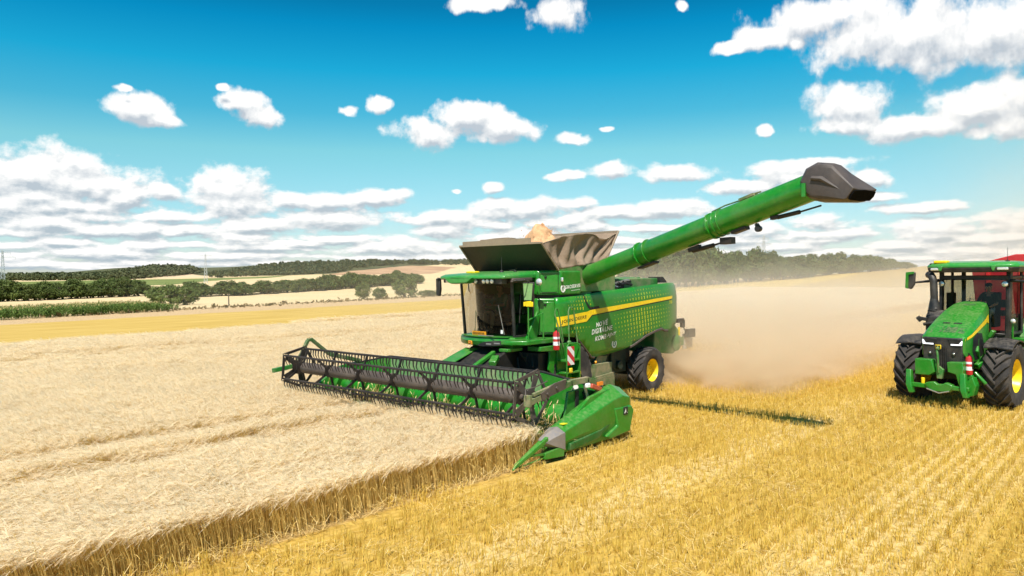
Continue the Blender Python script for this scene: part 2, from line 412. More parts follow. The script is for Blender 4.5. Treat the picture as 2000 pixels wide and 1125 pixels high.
# ---------------------------------------------------------------- lettering
def text_mesh(name, s, width, height, place, m, parent, bold=0.0, shear=0.0):
    cu = bpy.data.curves.new('lettering', 'FONT'); cu.body = s; cu.size = 1; cu.offset = bold; cu.shear = shear; cu.resolution_u = 3; cu.space_character = 1.0+bold*4
    to = bpy.data.objects.new('lettering', cu); COL.objects.link(to)
    dg = bpy.context.evaluated_depsgraph_get(); me = bpy.data.meshes.new_from_object(to.evaluated_get(dg))
    bpy.data.objects.remove(to); bpy.data.curves.remove(cu)
    co = np.empty(len(me.vertices)*3); me.vertices.foreach_get('co', co); co = co.reshape(-1, 3)
    x0, x1 = co[:, 0].min(), co[:, 0].max(); y0, y1 = co[:, 1].min(), co[:, 1].max()
    u = (co[:, 0]-x0)/(x1-x0)*width; v = (co[:, 1]-y0)/(y1-y0)*height
    co = np.array([place(a, b) for a, b in zip(u, v)])
    me.vertices.foreach_set('co', co.ravel()); me.materials.clear(); me.materials.append(m); me.name = name; me.update()
    o = bpy.data.objects.new(name, me); COL.objects.link(o); o.parent = parent
    return o
# ---------------------------------------------------------------- wheels
def wheel(parent, c, r, w, rr, out, lugs=20, lug_h=.055, hubcol='yellow', offset=.0):
    """part 'wheel' (rim disc) with sub-part 'tyre'; out = +1/-1 is the side the dish faces"""
    mb = MB(); k = out
    mb.lathe([(rr*1.0, k*w*.40), (rr*.97, k*w*.41), (rr*.93, k*w*.36), (rr*.88, k*w*.20), (rr*.80, k*w*.05), (rr*.45, -k*w*.02), (rr*.42, k*w*.10), (rr*.2, k*w*.14), (.01, k*w*.14)], c, 'y', 36)
    mb.lathe([(rr*1.0, -k*w*.40), (rr*.9, -k*w*.36), (rr*.8, -k*w*.1), (.01, -k*w*.08)], c, 'y', 36)
    for j in range(10):
        a = 2*math.pi*j/10; mb.lathe([(.028, 0), (.028, k*.05), (.001, k*.05)], (c[0]+rr*.62*math.cos(a), c[1]+k*w*.03, c[2]+rr*.62*math.sin(a)), 'y', 6)
    rim = mb.build('wheel', M[hubcol], parent)
    tb = MB(); rt = r-lug_h
    tb.lathe([(rr*.98, -w*.42), (rr*1.08, -w*.47), ((rr+rt)*.5, -w*.5), (rt*.955, -w*.485), (rt*.985, -w*.40), (rt, -w*.2), (rt*1.003, 0), (rt, w*.2), (rt*.985, w*.40), (rt*.955, w*.485), ((rr+rt)*.5, w*.5), (rr*1.08, w*.47), (rr*.98, w*.42)], c, 'y', 64)
    for j in range(lugs):
        for sd in (-1, 1):
            a0 = 2*math.pi*(j+(0 if sd > 0 else .5))/lugs; rings = []
            for i in range(5):
                f = i/4; y = sd*(-.02*w+f*w*.515); a = a0+f*(.52*w/r)*1.25
                hw = (.020+.012*f)*(r/.9)+.012; ro = r-(0 if f < .8 else .035*r*(f-.8)/.2*2); ri = rt*(.99 if f < .8 else .95)
                da = hw/r
                def q(rad_, ang): return (c[0]+rad_*math.cos(ang), c[1]+y, c[2]+rad_*math.sin(ang))
                rings.append([q(ri-.01, a-da*1.35), q(ri-.01, a+da*1.35), q(ro, a+da*.8), q(ro, a-da*.8)])
            tb.loft(rings)
    ty = tb.build('tyre', M['rubber'], rim, ang=40)
    return rim
# ---------------------------------------------------------------- combine harvester (heading +x, left side +y)
comb = empty('combine_harvester')
tag(comb, 'green combine harvester with raised unloading auger cutting the wheat with a wide black reel', 'combine harvester')
def psurf(x, z):
    y = 1.66
    if x < -5.2: y -= .42*((-5.2-x)/1.3)**2
    if z < 2.3: y -= .10*((2.3-z)/.9)**2
    if z > 2.95: y -= .10*((z-2.95)/.55)**2
    if x > .35: y -= .12*((x-.35)/.3)**2
    return y
def panel(name, poly, surf, m, parent, step=.2, thick=.06, off=0.0, bevel=.015):
    bm = bmesh.new(); vs = [bm.verts.new((x, 0, z)) for x, z in poly]; bm.faces.new(vs)
    xs = [p[0] for p in poly]; zs = [p[1] for p in poly]
    for ax, lo, hi in ((0, min(xs), max(xs)), (2, min(zs), max(zs))):
        c = lo+step
        while c < hi-.02:
            co = [0, 0, 0]; no = [0, 0, 0]; co[ax] = c; no[ax] = 1
            bmesh.ops.bisect_plane(bm, geom=bm.verts[:]+bm.edges[:]+bm.faces[:], plane_co=co, plane_no=no); c += step
    for v in bm.verts: v.co.y = surf(v.co.x, v.co.z)+off
    bmesh.ops.recalc_face_normals(bm, faces=bm.faces)
    bm.normal_update()
    if sum(f.normal.y for f in bm.faces) < 0: bmesh.ops.reverse_faces(bm, faces=bm.faces)
    me = bpy.data.meshes.new(name); bm.to_mesh(me); bm.free(); me.materials.append(m); me.shade_smooth()
    o = bpy.data.objects.new(name, me); COL.objects.link(o); o.parent = parent
    if thick:
        s = o.modifiers.new('thickness', 'SOLIDIFY'); s.thickness = thick; s.offset = -1
        me.set_sharp_from_angle(angle=rad(40))
    return o
PANEL = [(.63, 3.17), (-.52, 3.21), (-1.55, 3.31), (-5.3, 3.50), (-5.95, 3.50), (-6.25, 3.40), (-6.48, 2.85), (-6.46, 2.32), (-5.75, 2.06), (-5.19, 1.92), (-4.98, 1.94), (-4.82, 2.0),
         (-4.45, 1.96), (-3.87, 1.83), (-3.18, 1.59), (-2.6, 1.50), (-1.77, 1.43), (-1.17, 1.395), (-1.02, 1.42), (-.21, 2.04), (.45, 2.10), (.63, 2.16)]
sp = panel('side_panel', PANEL, psurf, M['panel'], comb)
def msurf(x, z): return -psurf(x, z)
panel('side_panel', PANEL, msurf, M['panel'], comb)
# yellow flash, the shade of its crease painted as a dark strip, and the panel gap
def zb(x): return 2.46+(2.63-2.46)*(-.66-x)/.24 if x > -.9 else 2.635+(2.975-2.635)*(-.9-x)/4.6
FL = [(.61, 2.64), (-.69, 2.74), (-.86, 2.78)]+[(x, 2.78+(3.07-2.78)*(-.86-x)/4.66) for x in (-2, -3, -4, -5, -5.3, -5.52)]+[(-5.50, 2.985), (-5.3, 2.96)]+[(x, zb(x)) for x in (-5, -4, -3, -2, -.92)]+[(-.66, 2.46), (.62, 2.375)]
panel('yellow_flash', FL, psurf, M['yellow'], sp, thick=0, off=.008, step=.1)
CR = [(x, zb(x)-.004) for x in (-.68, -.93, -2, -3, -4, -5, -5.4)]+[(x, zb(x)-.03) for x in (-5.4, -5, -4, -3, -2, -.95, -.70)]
panel('crease_shade', CR, psurf, M['darkgreen'], sp, thick=0, off=.006, step=.1)
panel('panel_gap', [(-.50, 3.21), (-.575, 3.215), (-.66, 3.03), (-.85, 2.87), (-1.27, 2.88), (-1.33, 2.80), (-.87, 2.785), (-.74, 2.84), (-.60, 3.02)], psurf, M['dark'], sp, thick=0, off=.006, step=.1)
mb = MB(); mb.tube([(x, psurf(x, z)-.005, z) for x, z in [(-.15, 2.06), (-.55, 1.76), (-1.02, 1.41), (-1.17, 1.385)]], .032, 6); mb.build('panel_trim', M['reel'], sp); mb = MB()
mb.tube([(x, psurf(x, z)-.005, z) for x, z in [(-3.0, 1.55), (-3.18, 1.59), (-3.5, 1.70), (-3.87, 1.835), (-4.45, 1.965), (-4.82, 2.005), (-4.98, 1.945), (-5.19, 1.925)]], .045, 6)
mb.build('panel_trim', M['reel'], sp)
# rows of small binary digits
def digits():
    rng = random.Random(4); mb = MB()
    def one(x, z, h):
        w = h*.16; mb.add([(a, psurf(a, b)+.006, b) for a, b in ((x-w, z-h/2), (x+w, z-h/2), (x+w, z+h/2), (x-w, z+h/2))], [(0, 1, 2, 3)])
        if h > .05: mb.add([(a, psurf(a, b)+.006, b) for a, b in ((x+w, z+h*.5), (x+w*2.6, z+h*.28), (x+w*2.6, z+h*.12), (x+w, z+h*.3))], [(0, 1, 2, 3)])
    def zero(x, z, h):
        n = 12; vs = []; rx, rz = h*.30, h*.5
        for k in (1, .48):
            vs += [(x+rx*k*math.cos(2*math.pi*i/n), 0, z+rz*(k if k == 1 else .62)*math.sin(2*math.pi*i/n)) for i in range(n)]
        vs = [(a, psurf(a, b)+.006, b) for a, _, b in vs]
        mb.add(vs, [(i, (i+1) % n, n+(i+1) % n, n+i) for i in range(n)])
    def put(x, z, s):
        s = max(0, min(1, s)); h = .022+.078*s
        (one if (rng.random() < .5 or h < .04) else zero)(x, z, h)
    for j in range(10):
        for i in range(22):
            x = -1.75-.165*i-.02*j; z = zb(x)-.15-.128*j
            zlim = 1.55 if x > -2.6 else 1.55+.36*min(1, (-2.6-x)/1.7)
            if z < zlim+.06 or x < -5.35: continue
            if x > -2.25+.02*j and j < 6 and x > -2.0-.03*j: continue
            s = 1.25-abs(x+3.55+.03*j)*.62-abs(j-2.2)*.115
            if s < -.05: continue
            put(x, z, s)
    for j in range(4):
        for i in range(20):
            x = -2.1-.165*i; z = 2.78+.0622*(-.86-x)+.10+.125*j; s = 1.0-abs(x+3.7)*.55-j*.30
            if s < -.25 or z > 3.36: continue
            put(x, z, s)
    for j in range(4):
        for i in range(9):
            x = .15-.13*i+.03*j; z = 2.84+.105*j; s = .85-abs(x+.52)*.9-j*.14
            if s > 0 and not (-.86 < x < -.56 and z < 3.0): put(x, z, s)
    for j in range(3):
        for i in range(9):
            x = .2-.14*i-.05*j; z = 2.30-.1*j; s = .7-abs(x+.1)*.9-j*.25
            if s > .0 and z > 2.14-.6*max(0, -.2-x): put(x, z, s)
    return mb.build('binary_digits', M['binary'], sp, smooth=False)
digits()
def onpanel(x0, z0, slope, off=.009):
    return lambda u, v: (x0-u, psurf(x0-u, z0+v+u*slope)+off, z0+v+u*slope)
text_mesh('lettering', 'John Deere'.upper(), 1.14, .12, onpanel(.48, 2.43, .085), M['dark'], sp, .015)
for s, x0, z0, w, h, b in (('NO', -1.12, 2.27, .29, .135, .02), ('VÉ', -1.45, 2.30, .26, .185, .006), ('DIGITÁ', -.91, 2.065, .60, .185, .02), ('LNE', -1.55, 2.12, .40, .135, .006),
                       ('KOMB', -1.09, 1.862, .55, .138, .02), ('AJNY', -1.69, 1.912, .46, .14, .006)):
    text_mesh('lettering', s, w, h, onpanel(x0, z0, .085), M['white'], sp, b, .12)
text_mesh('lettering', '710', .20, .11, onpanel(-5.28, 2.80, .06), M['binary'], sp, .03)
mb = MB(); mb.lathe([(.125, .0), (.125, .012), (.085, .012), (.085, .0)], (-2.1, psurf(-2.1, 1.72)-.002, 1.72), 'y', 28); mb.box(-2.12, -2.08, psurf(-2.1, 1.7), psurf(-2.1, 1.7)+.01, 1.67, 1.80)
mb.build('round_emblem', M['white'], sp)
# core, chassis and axles
mb = MB(); mb.prism([(.4, 1.25), (.4, 3.12), (-1.2, 3.15), (-1.6, 3.22), (-5.5, 3.30), (-6.2, 2.9), (-6.2, 2.3), (-5.2, 1.95), (-4.2, 1.75), (-3.2, 1.5), (-1.2, 1.25)], 'y', -1.40, 1.40)
mb.box(-4.3, .9, -.75, .75, .75, 1.4); mb.box(-.35, .35, -1.15, 1.15, .6, 1.2); mb.box(-4.3, -3.9, -1.3, 1.3, .55, .95); mb.box(-3.3, -1.9, .6, 1.25, .75, 1.45)
mb.box(-2.6, -2.35, 1.0, 1.35, .9, 1.5); mb.tube([(-2.2, 1.3, .75), (-2.2, 1.42, .75)], .22, 16); mb.tube([(-2.75, 1.3, 1.0), (-2.75, 1.42, 1.0)], .14, 16)
mb.build('chassis', M['darkgreen'], comb, .02)
mb = MB(); mb.box(-2.05, -1.12, 1.1, 1.58, .62, 1.18); mb.prism([(-1.12, .82), (-2.12, .88), (-2.12, .45), (-1.12, .62)], 'y', 1.58, 1.62)
for k in range(7): mb.tube([(-1.25-.12*k, 1.61, .76), (-1.25-.12*k, 1.63, .76)], .018, 6)
mb.prism([(-1.3, 1.18), (-1.9, 1.18), (-2.0, 1.36), (-1.5, 1.40)], 'y', 1.0, 1.45)
mb.build('side_box', M['greenold'], comb, .015)
mb = MB(); mb.ball((-1.3, 1.5, 1.23), .05, .05, .05); mb.build('marker_lamp', M['amber'], comb)
wheel(comb, (0, 1.34, .97), .97, .66, .46, 1, 18, .06); wheel(comb, (0, -1.34, .97), .97, .66, .46, -1, 18, .06)
wheel(comb, (-4.1, 1.48, .735), .735, .58, .37, 1, 17, .05); wheel(comb, (-4.1, -1.48, .735), .735, .58, .37, -1, 17, .05)
# upper housings behind the cab
def plan_block(z0, z1, inset):
    i = inset; return [(.86-i, 1.10-i), (.42, 1.60-i), (-.50, 1.60-i), (-.5, -1.60+i), (.42, -1.60+i), (.86-i, -1.10+i)]
mb = MB(); mb.prism(plan_block(0, 0, 0), 'z', 3.24, 3.91); tk = mb.build('upper_housing', M['green'], comb, .05, seg=3)
mb = MB(); mb.prism(plan_block(0, 0, .01), 'z', 2.14, 3.15); lk = mb.build('lower_housing', M['green'], comb, .05, seg=3)
mb = MB(); mb.prism(plan_block(0, 0, .08), 'z', 3.1, 3.3); mb.build('housing_gap', M['dark'], comb)
def facep(a, z, off): # point on the angled face, a from 0 (cab side) to 1
    x = .86-.44*a; y = 1.10+.5*a; return (x+.751*off, y+.66*off, z)
def door_on_face(a0, a1, z0, z1, par):
    mb = MB(); pts = [(a0+.06, z0), (a1-.06, z0), (a1, z0+.05), (a1, z1-.05), (a1-.06, z1), (a0+.06, z1), (a0, z1-.05), (a0, z0+.05)]
    mb.loft([[facep(a, z, -.01) for a, z in pts], [facep(a, z, .014) for a, z in pts]]); d = mb.build('service_door', M['green'], par, .008)
    g = MB(); ring = [facep(a, z, .004) for a, z in [(a0-.03, z0-.02), (a1+.03, z0-.02), (a1+.03, z1+.02), (a0-.03, z1+.02)]]
    g.tube(ring+[ring[0]], .008, 4); g.build('door_seam', M['dark'], d)
    h = MB(); c = facep((a0+a1)/2-.15, z1-.07, .015); h.box(c[0]-.05, c[0]+.03, c[1]-.02, c[1]+.03, c[2]-.03, c[2]+.03); h.build('handle', M['dark'], d, .01)
door_on_face(.16, .86, 3.32, 3.80, tk); door_on_face(.12, .86, 2.22, 3.05, lk)
def onface(y0, x0, z0, sl): return lambda u, v: (x0-u, y0, z0+v+u*sl)
text_mesh('lettering', 'GROSERVIS', .70, .10, onface(1.607, .25, 3.395, .07), M['white'], tk, .02)
text_mesh('lettering', 'www.agroservis.sk', .42, .032, onface(1.607, -.02, 3.335, .07), M['white'], tk, .03)
mb = MB(); mb.lathe([(.10, 0), (.10, .012), (.062, .012), (.062, 0)], (.34, 1.60, 3.41), 'y', 24); mb.build('round_emblem', M['white'], tk)
text_mesh('lettering', 'A', .07, .08, onface(1.612, .375, 3.375, 0), M['white'], tk, .02)
mb = MB(); mb.box(.40, .45, 1.60, 1.68, 3.60, 3.72); mb.build('side_lamp', M['lens'], tk, .02)
# grain tank: sill, flaps, tarps
mb = MB(); mb.prism([(.5, 3.90), (.5, 3.96), (-1.74, 4.20), (-2.3, 4.2), (-2.3, 3.3), (-.5, 3.3), (-.5, 3.90)], 'y', -1.54, 1.54)
gt = mb.build('grain_tank', M['greendust'], comb, .02)
FB = [(.50, -1.56, 3.92), (.50, 1.57, 3.92), (1.17, 1.52, 4.65), (1.17, -1.56, 4.65)]
mb = MB(); mb.loft([FB, [(x-.05, y, z+.03) for x, y, z in FB]])
ff = mb.build('tank_flap', M['flap'], gt)
mb = MB(); mb.tube([(.5, 1.58, 3.92), (1.18, 1.53, 4.66)], .03, 6); mb.tube([(.5, -1.57, 3.92), (1.18, -1.58, 4.66)], .03, 6)
mb.bar((1.17, -1.45, 4.70), (1.17, 1.15, 4.72), .03, .16); mb.bar((1.17, -1.58, 4.655), (1.17, 1.54, 4.655), .06, .05); mb.bar((1.15, -.75, 4.80), (1.15, .45, 4.815), .03, .03)
mb.build('flap_edge', M['tarpedge'], ff)
RB = [(-1.78, -1.54, 4.18), (-1.78, 1.54, 4.18), (-2.48, 1.53, 5.10), (-2.48, -1.54, 5.10)]
mb = MB(); mb.loft([RB, [(x-.05, y, z-.02) for x, y, z in RB]]); rf = mb.build('tank_flap', M['tarp'], gt)
mb = MB(); mb.tube([(-1.77, 1.56, 4.18), (-2.48, 1.55, 5.10)], .03, 6); mb.bar((-2.47, -1.55, 5.09), (-2.47, 1.55, 5.09), .05, .06); mb.build('flap_edge', M['tarpedge'], rf)
def tarp(sd):
    nu, nv = 46, 22; rng = np.random.default_rng(3 if sd > 0 else 8); V = []; F = []
    b0, b1 = np.array([.50, 1.545, 3.94]), np.array([-1.77, 1.54, 4.19])
    def top(u):   # edge sags between its lift points
        xs = [0, .16, .24, .38, .55, .68, .74, .84, .92, 1]; zs = [4.63, 4.76, 4.85, 4.92, 4.97, 4.96, 4.85, 4.83, 4.95, 5.04]
        return np.array([1.14-3.58*u, 1.51+.02*math.sin(5*u), np.interp(u, xs, zs)])
    for j in range(nv+1):
        v = j/nv
        for i in range(nu+1):
            u = i/nu; p = (b0*(1-u)+b1*u)*(1-v)+top(u)*v
            fold = .10*math.sin(u*19+2.2*v+math.sin(v*5))*math.sin(v*math.pi)*(.4+.6*math.sin(u*math.pi))
            fold += .05*math.sin(u*41-7*v)*math.sin(v*math.pi)-.14*math.sin(v*math.pi)*math.sin(u*math.pi)
            fold += .09*math.exp(-((u-.52)/.05)**2)*(1-v*.4)
            p = p+np.array([0, fold, 0]); V.append((p[0], sd*p[1], p[2]))
    for j in range(nv):
        for i in range(nu):
            a = j*(nu+1)+i; F.append((a, a+1, a+nu+2, a+nu+1))
    o = mesh_obj('side_tarp', V, F, M['tarp'], gt, True)
    s = o.modifiers.new('thickness', 'SOLIDIFY'); s.thickness = .012
    mb = MB(); mb.tube([(1.14-3.58*u, sd*(1.515), top(u)[2]) for u in np.linspace(0, 1, 24)], .014, 5); mb.build('tarp_hem', M['tarpedge'], o)
tarp(1); tarp(-1)
# cab
def arc(x0, xb, hy, n, s=0):   # plan arc, +y to -y
    return [(x0+xb*(1-((2*i/n-1)**2)), hy*(1-2*i/n)) for i in range(n+1)]
cab = MB()
base = arc(1.62, .26, .96, 12)
cab.prism([(.75, .93)]+base+[(.75, -.93)], 'z', 2.02, 2.12)
cab.box(.74, .82, -.93, .93, 2.1, 3.62)
cabo = cab.build('cab', M['dark'], comb, .01)
nose = arc(1.70, .32, 1.02, 16); nose2 = arc(1.66, .26, .98, 16)
mb = MB(); rings = []
for z, k in ((1.86, -.10), (1.90, -.02), (2.0, .02), (2.09, .0), (2.12, -.04)):
    rings.append([(x+k, y, z+.02*(x-1.7)) for x, y in nose]+[(1.0, -1.0, z), (1.0, 1.0, z)])
mb.loft(rings); ns = mb.build('cab_nose', M['green'], cabo, ang=30)
mb = MB(); mb.prism([(x+.03, y) for x, y in nose[1:-1]]+[(1.2, -.9), (1.2, .9)], 'z', 2.125, 2.15); mb.build('nose_seal', M['green'], ns)
def nose_x(y): return 1.70+.32*(1-(y/1.02)**2)
mb = MB(); ys = np.linspace(-.02, .92, 9)
lo = [1.885, 1.875, 1.875, 1.885, 1.89, 1.90, 1.915, 1.93, 1.96]; hi = [1.905, 1.96, 2.0, 2.015, 2.025, 2.035, 2.04, 2.045, 2.045]
mb.loft([[(nose_x(y)+.035, y, a), (nose_x(y)+.035, y, b), (nose_x(y)-.05, y, b), (nose_x(y)-.05, y, a)] for y, a, b in zip(ys, lo, hi)])
hl = mb.build('headlight', M['black'], ns, .006)
mb = MB(); mb.loft([[(nose_x(y)+.04, y, 1.93), (nose_x(y)+.04, y, 1.965), (nose_x(y), y, 1.965), (nose_x(y), y, 1.93)] for y in (.28, .36, .44)]); mb.loft([[(nose_x(y)+.04, y, 1.95), (nose_x(y)+.04, y, 1.985), (nose_x(y), y, 1.985), (nose_x(y), y, 1.95)] for y in (.52, .6, .68)]); mb.build('lens', M['steel'], hl)
mb = MB(); mb.prism([(-.42, 1.89), (-.28, 1.89), (-.27, 2.0), (-.43, 2.0)], 'x', nose_x(-.35)-.02, nose_x(-.35)+.035); em = mb.build('emblem', M['amber'], ns, .01)
mb = MB(); mb.prism([(-.40, 1.905), (-.30, 1.905), (-.30, 1.985), (-.40, 1.985)], 'x', nose_x(-.35)+.03, nose_x(-.35)+.04)
mb.build('emblem_field', M['maroon'], em); mb = MB(); mb.tube([(nose_x(-.35)+.045, -.39, 1.93), (nose_x(-.35)+.045, -.35, 1.95), (nose_x(-.35)+.045, -.31, 1.93)], .006, 5); mb.tube([(nose_x(-.35)+.045, -.37, 1.935), (nose_x(-.35)+.045, -.375, 1.97)], .005, 5); mb.build('emblem_deer', M['yellow'], em)
mb = MB(); mb.box(.83, 1.46, -.93, -.89, 2.13, 3.58); mb.box(.825, .84, -.9, .9, 2.13, 3.58); mb.build('cab_blackout', M['void'], cabo)  # added black panels that darken the cab behind the glass
# glazing
def glass_strip(z0, z1, f0, f1, pl0, pl1):
    n = len(pl0); V = [(x, y, z0) for x, y in pl0]+[(x, y, z1) for x, y in pl1]
    return V, [(i, i+1, n+i+1, n+i) for i in range(n-1)]
pb = arc(1.62, .22, .90, 16); pt_ = arc(1.74, .24, .93, 16)
V, F = glass_strip(2.13, 3.60, 0, 0, pb, pt_); mesh_obj('windscreen', V, F, M['glass'], cabo, True)
for sd in (1, -1):
    mesh_obj('side_window', [(1.56, sd*.95, 2.13), (.84, sd*.95, 2.13), (.84, sd*.97, 3.60), (1.68, sd*.97, 3.60)], [(0, 1, 2, 3)], M['clear'], cabo)
mb = MB()
for sd in (1, -1):
    mb.bar((1.61, sd*.94, 2.1), (1.73, sd*.96, 3.64), .075, .06); mb.bar((.82, sd*.95, 2.1), (.82, sd*.97, 3.64), .09, .07); mb.bar((1.6, sd*.955, 2.14), (.84, sd*.955, 2.14), .05, .06)
mb.prism(arc(1.68, .26, .98, 12)+[(.8, -.98), (.8, .98)], 'z', 3.585, 3.70); mb.bar((1.45, .975, 2.5), (1.40, .985, 3.3), .02, .03)
mb.build('cab_pillars', M['black'], cabo, .008)
mb = MB(); mb.tube([(1.99, -.05, 2.16), (2.02, .55, 2.17)], .012, 6); mb.tube([(1.80, .74, 2.2), (1.90, .62, 3.0)], .010, 6); mb.build('wiper', M['steel'], cabo)
# roof
RP = [(2.30, -1.22), (2.40, -.85), (2.47, -.62), (2.47, .06), (2.40, .22), (2.36, .9), (2.28, 1.20), (1.75, 1.20), (1.15, 1.12), (.72, 1.05), (.62, .8), (.62, -.8), (.72, -1.05), (1.75, -1.22)]
mb = MB(); mb.loft([[(x, y, 3.70+.01*(2.4-x)) for x, y in RP], [(x, y, 3.77+.03*(2.4-x)) for x, y in RP], [(.62+(x-.62)*.93, y*.93, 3.825+.055*(2.4-x)) for x, y in RP]])
rfo = mb.build('cab_roof', M['roofgreen'], cabo, .02, ang=25)
mb = MB(); mb.prism([(-.97, 3.735), (-.72, 3.58), (-.62, 3.555), (-.02, 3.575), (.06, 3.60), (.22, 3.73)], 'x', 2.28, 2.47, [(-.93, 3.76), (-.70, 3.60), (-.60, 3.575), (-.04, 3.595), (.04, 3.62), (.20, 3.74)])
mb.build('roof_visor', M['roofgreen'], rfo, .02)
mb = MB(); mb.box(2.05, 2.26, .08, 1.08, 3.56, 3.715); mb.box(1.95, 2.24, -1.15, -.74, 3.60, 3.72); mb.box(1.7, 2.2, -.8, .3, 3.59, 3.71); lb = mb.build('light_bar', M['black'], rfo, .015)
for y in (.12, .42, .56, .72): 
    mb = MB(); mb.lathe([(.058, 0), (.062, .035), (.05, .05), (.001, .052)], (2.255, y+.04, 3.635), 'x', 10); mb.build('work_lamp', M['lens'], lb)
for y in (-.98, -.86):
    mb = MB(); mb.lathe([(.05, 0), (.054, .03), (.04, .03), (.001, .047)], (2.235, y, 3.655), 'x', 10); mb.build('work_lamp', M['lens'], lb)
mb = MB(); mb.bar((2.0, 1.18, 3.66), (1.10, 1.10, 3.68), .12, .10); mb.bar((2.0, 1.18, 3.60), (1.95, 1.18, 3.66), .1, .06); mb.build('roof_rail', M['reel'], rfo, .03)
mb = MB(); mb.bar((1.55, -.85, 3.885), (1.55, -.50, 3.885), .22, .06); mb.build('position_receiver', M['yellow'], rfo, .03)
mb = MB(); mb.lathe([(.07, 0), (.05, .05), (.012, .07), (.008, .1), (.006, .42), (.001, .43)], (1.35, .25, 3.87), 'z', 10); mb.build('aerial', M['dark'], rfo)
for q in ((1.2, .62, 3.90), (2.1, -1.1, 3.80)): mb = MB(); mb.ball(q, .05, .05, .03); mb.build('roof_beacon', M['dark'], rfo)
mb = MB(); mb.ball((1.10, 1.38, 3.60), .07, .10, .10); mb.bar((1.0, 1.2, 3.62), (1.12, 1.4, 3.60), .03, .03); mb.build('rear_work_lamp', M['lens'], cabo)
# mirrors
mb = MB(); mb.prism([(1.24, 3.10), (1.55, 3.10), (1.60, 3.60), (1.20, 3.60)], 'x', 1.52, 1.58); mir = mb.build('mirror', M['black'], cabo, .02)
mb = MB(); mb.prism([(1.27, 3.13), (1.52, 3.13), (1.57, 3.57), (1.24, 3.57)], 'x', 1.582, 1.588); mb.build('mirror_glass', paint('mirror back panel', (.22, .42, .15), .3, .2), mir)
mb = MB(); mb.tube([(2.0, 1.15, 3.64), (1.8, 1.45, 3.66), (1.55, 1.42, 3.62)], .02, 6); mb.tube([(2.1, -1.15, 3.70), (2.2, -1.42, 3.72), (2.15, -1.46, 3.55)], .025, 6); mb.build('mirror_arm', M['black'], cabo)
mb = MB(); mb.prism([(-1.53, 3.25), (-1.40, 3.22), (-1.36, 3.40), (-1.38, 3.72), (-1.54, 3.72)], 'x', 2.10, 2.18); mb.build('mirror', M['black'], cabo, .02)
# cab interior
mb = MB(); mb.box(.95, 1.40, -.28, .28, 2.12, 2.5); mb.box(.98, 1.45, -.27, .27, 2.50, 2.62); mb.prism([(1.08, 2.6), (.98, 2.6), (.86, 3.22), (.94, 3.25)], 'y', -.26, .26); mb.prism([(.93, 3.25), (.86, 3.25), (.84, 3.45), (.9, 3.45)], 'y', -.13, .13)
mb.box(1.05, 1.5, .30, .44, 2.6, 2.72); mb.box(1.0, 1.45, -.75, -.38, 2.12, 2.75); mb.prism([(.96, 2.7), (.88, 2.7), (.86, 3.2), (.93, 3.2)], 'y', .34, .78); mb.box(.9, 1.3, .36, .76, 2.12, 2.45); mb.build('seats', M['seat'], cabo, .04)
mb = MB(); mb.tube([(1.78, 0, 2.12), (1.62, 0, 2.72)], .05, 8); mb.tube([(1.60+.11*math.sin(a)*.6, .2*math.cos(a), 2.76+.2*math.sin(a)*.55) for a in np.linspace(0, 2*math.pi, 21)], .018, 6); mb.box(1.5, 1.56, .45, .72, 2.72, 2.92); mb.build('steering_column', M['dark'], cabo)
def wx(y): return 1.62+.22*(1-(y/.9)**2)
mb = MB(); ys = np.linspace(-.46, .12, 7); mb.loft([[(wx(y)+.012, y, 2.15), (wx(y)+.022, y, 2.26), (wx(y)+.030, y, 2.26), (wx(y)+.020, y, 2.15)] for y in ys]); pl = mb.build('name_plate', M['amber'], cabo)
mb = MB()
for i in range(9):
    y = -.40+.054*i; mb.add([(wx(y)+.036, y, 2.175), (wx(y+.03)+.036, y+.03, 2.175), (wx(y+.03)+.042, y+.03, 2.235), (wx(y)+.042, y, 2.235)], [(0, 1, 2, 3)])
mb.build('plate_marks', M['dark'], pl)
mb = MB(); mb.box(1.785, 1.79, .60, .68, 2.22, 2.32); mb.build('window_sticker', M['white'], cabo)
# platform, rails
mb = MB(); mb.prism([(2.25, 1.02), (2.25, 1.35), (2.0, 1.72), (.9, 1.74), (.5, 1.6), (.9, 1.02)], 'z', 1.98, 2.09); mb.prism([(1.5, 1.90), (.85, 1.90), (.85, 1.75), (1.5, 1.78)], 'y', 1.3, 1.76)
mb.box(1.7, 2.3, 1.0, 1.3, 1.80, 1.88); mb.prism([(1.45, 2.08), (1.0, 2.08), (.86, 2.75), (.98, 2.8)], 'y', 1.15, 1.22)
mb.build('platform', M['green'], comb, .015)
mb = MB()
for pts in ([(1.83, 1.62, 2.08), (1.83, 1.62, 3.02)], [(1.32, 1.70, 2.08), (1.32, 1.70, 2.80), (1.83, 1.62, 2.62)]): mb.tube(pts, .02, 6)
mb.build('deck_rail', M['green'], comb)
mb = MB(); mb.prism([(1.56, 2.97), (1.80, 2.97), (1.80, 3.10), (1.56, 3.10)], 'x', 1.84, 1.86); mb.prism([(1.44, 2.97), (1.70, 3.0), (1.70, 3.12), (1.44, 3.09)], 'x', 1.80, 1.82); mb.build('rail_tag', M['yellow'], comb, .01)
def arch(p0, p1, zt, zb0, zb1, lean=0):
    pts = [(p0[0]+lean, p0[1], zb0), (p0[0], p0[1], zt-.1)]
    for a in np.linspace(math.pi, 0, 7): pts.append(((p0[0]+p1[0])/2+(p0[0]-p1[0])/2*-math.cos(a)*-1*(-1), (p0[1]+p1[1])/2+(p0[1]-p1[1])/2*math.cos(a)*-1, zt-.1+.1*math.sin(a)))
    pts += [(p1[0], p1[1], zt-.1), (p1[0]+lean, p1[1], zb1)]
    return pts
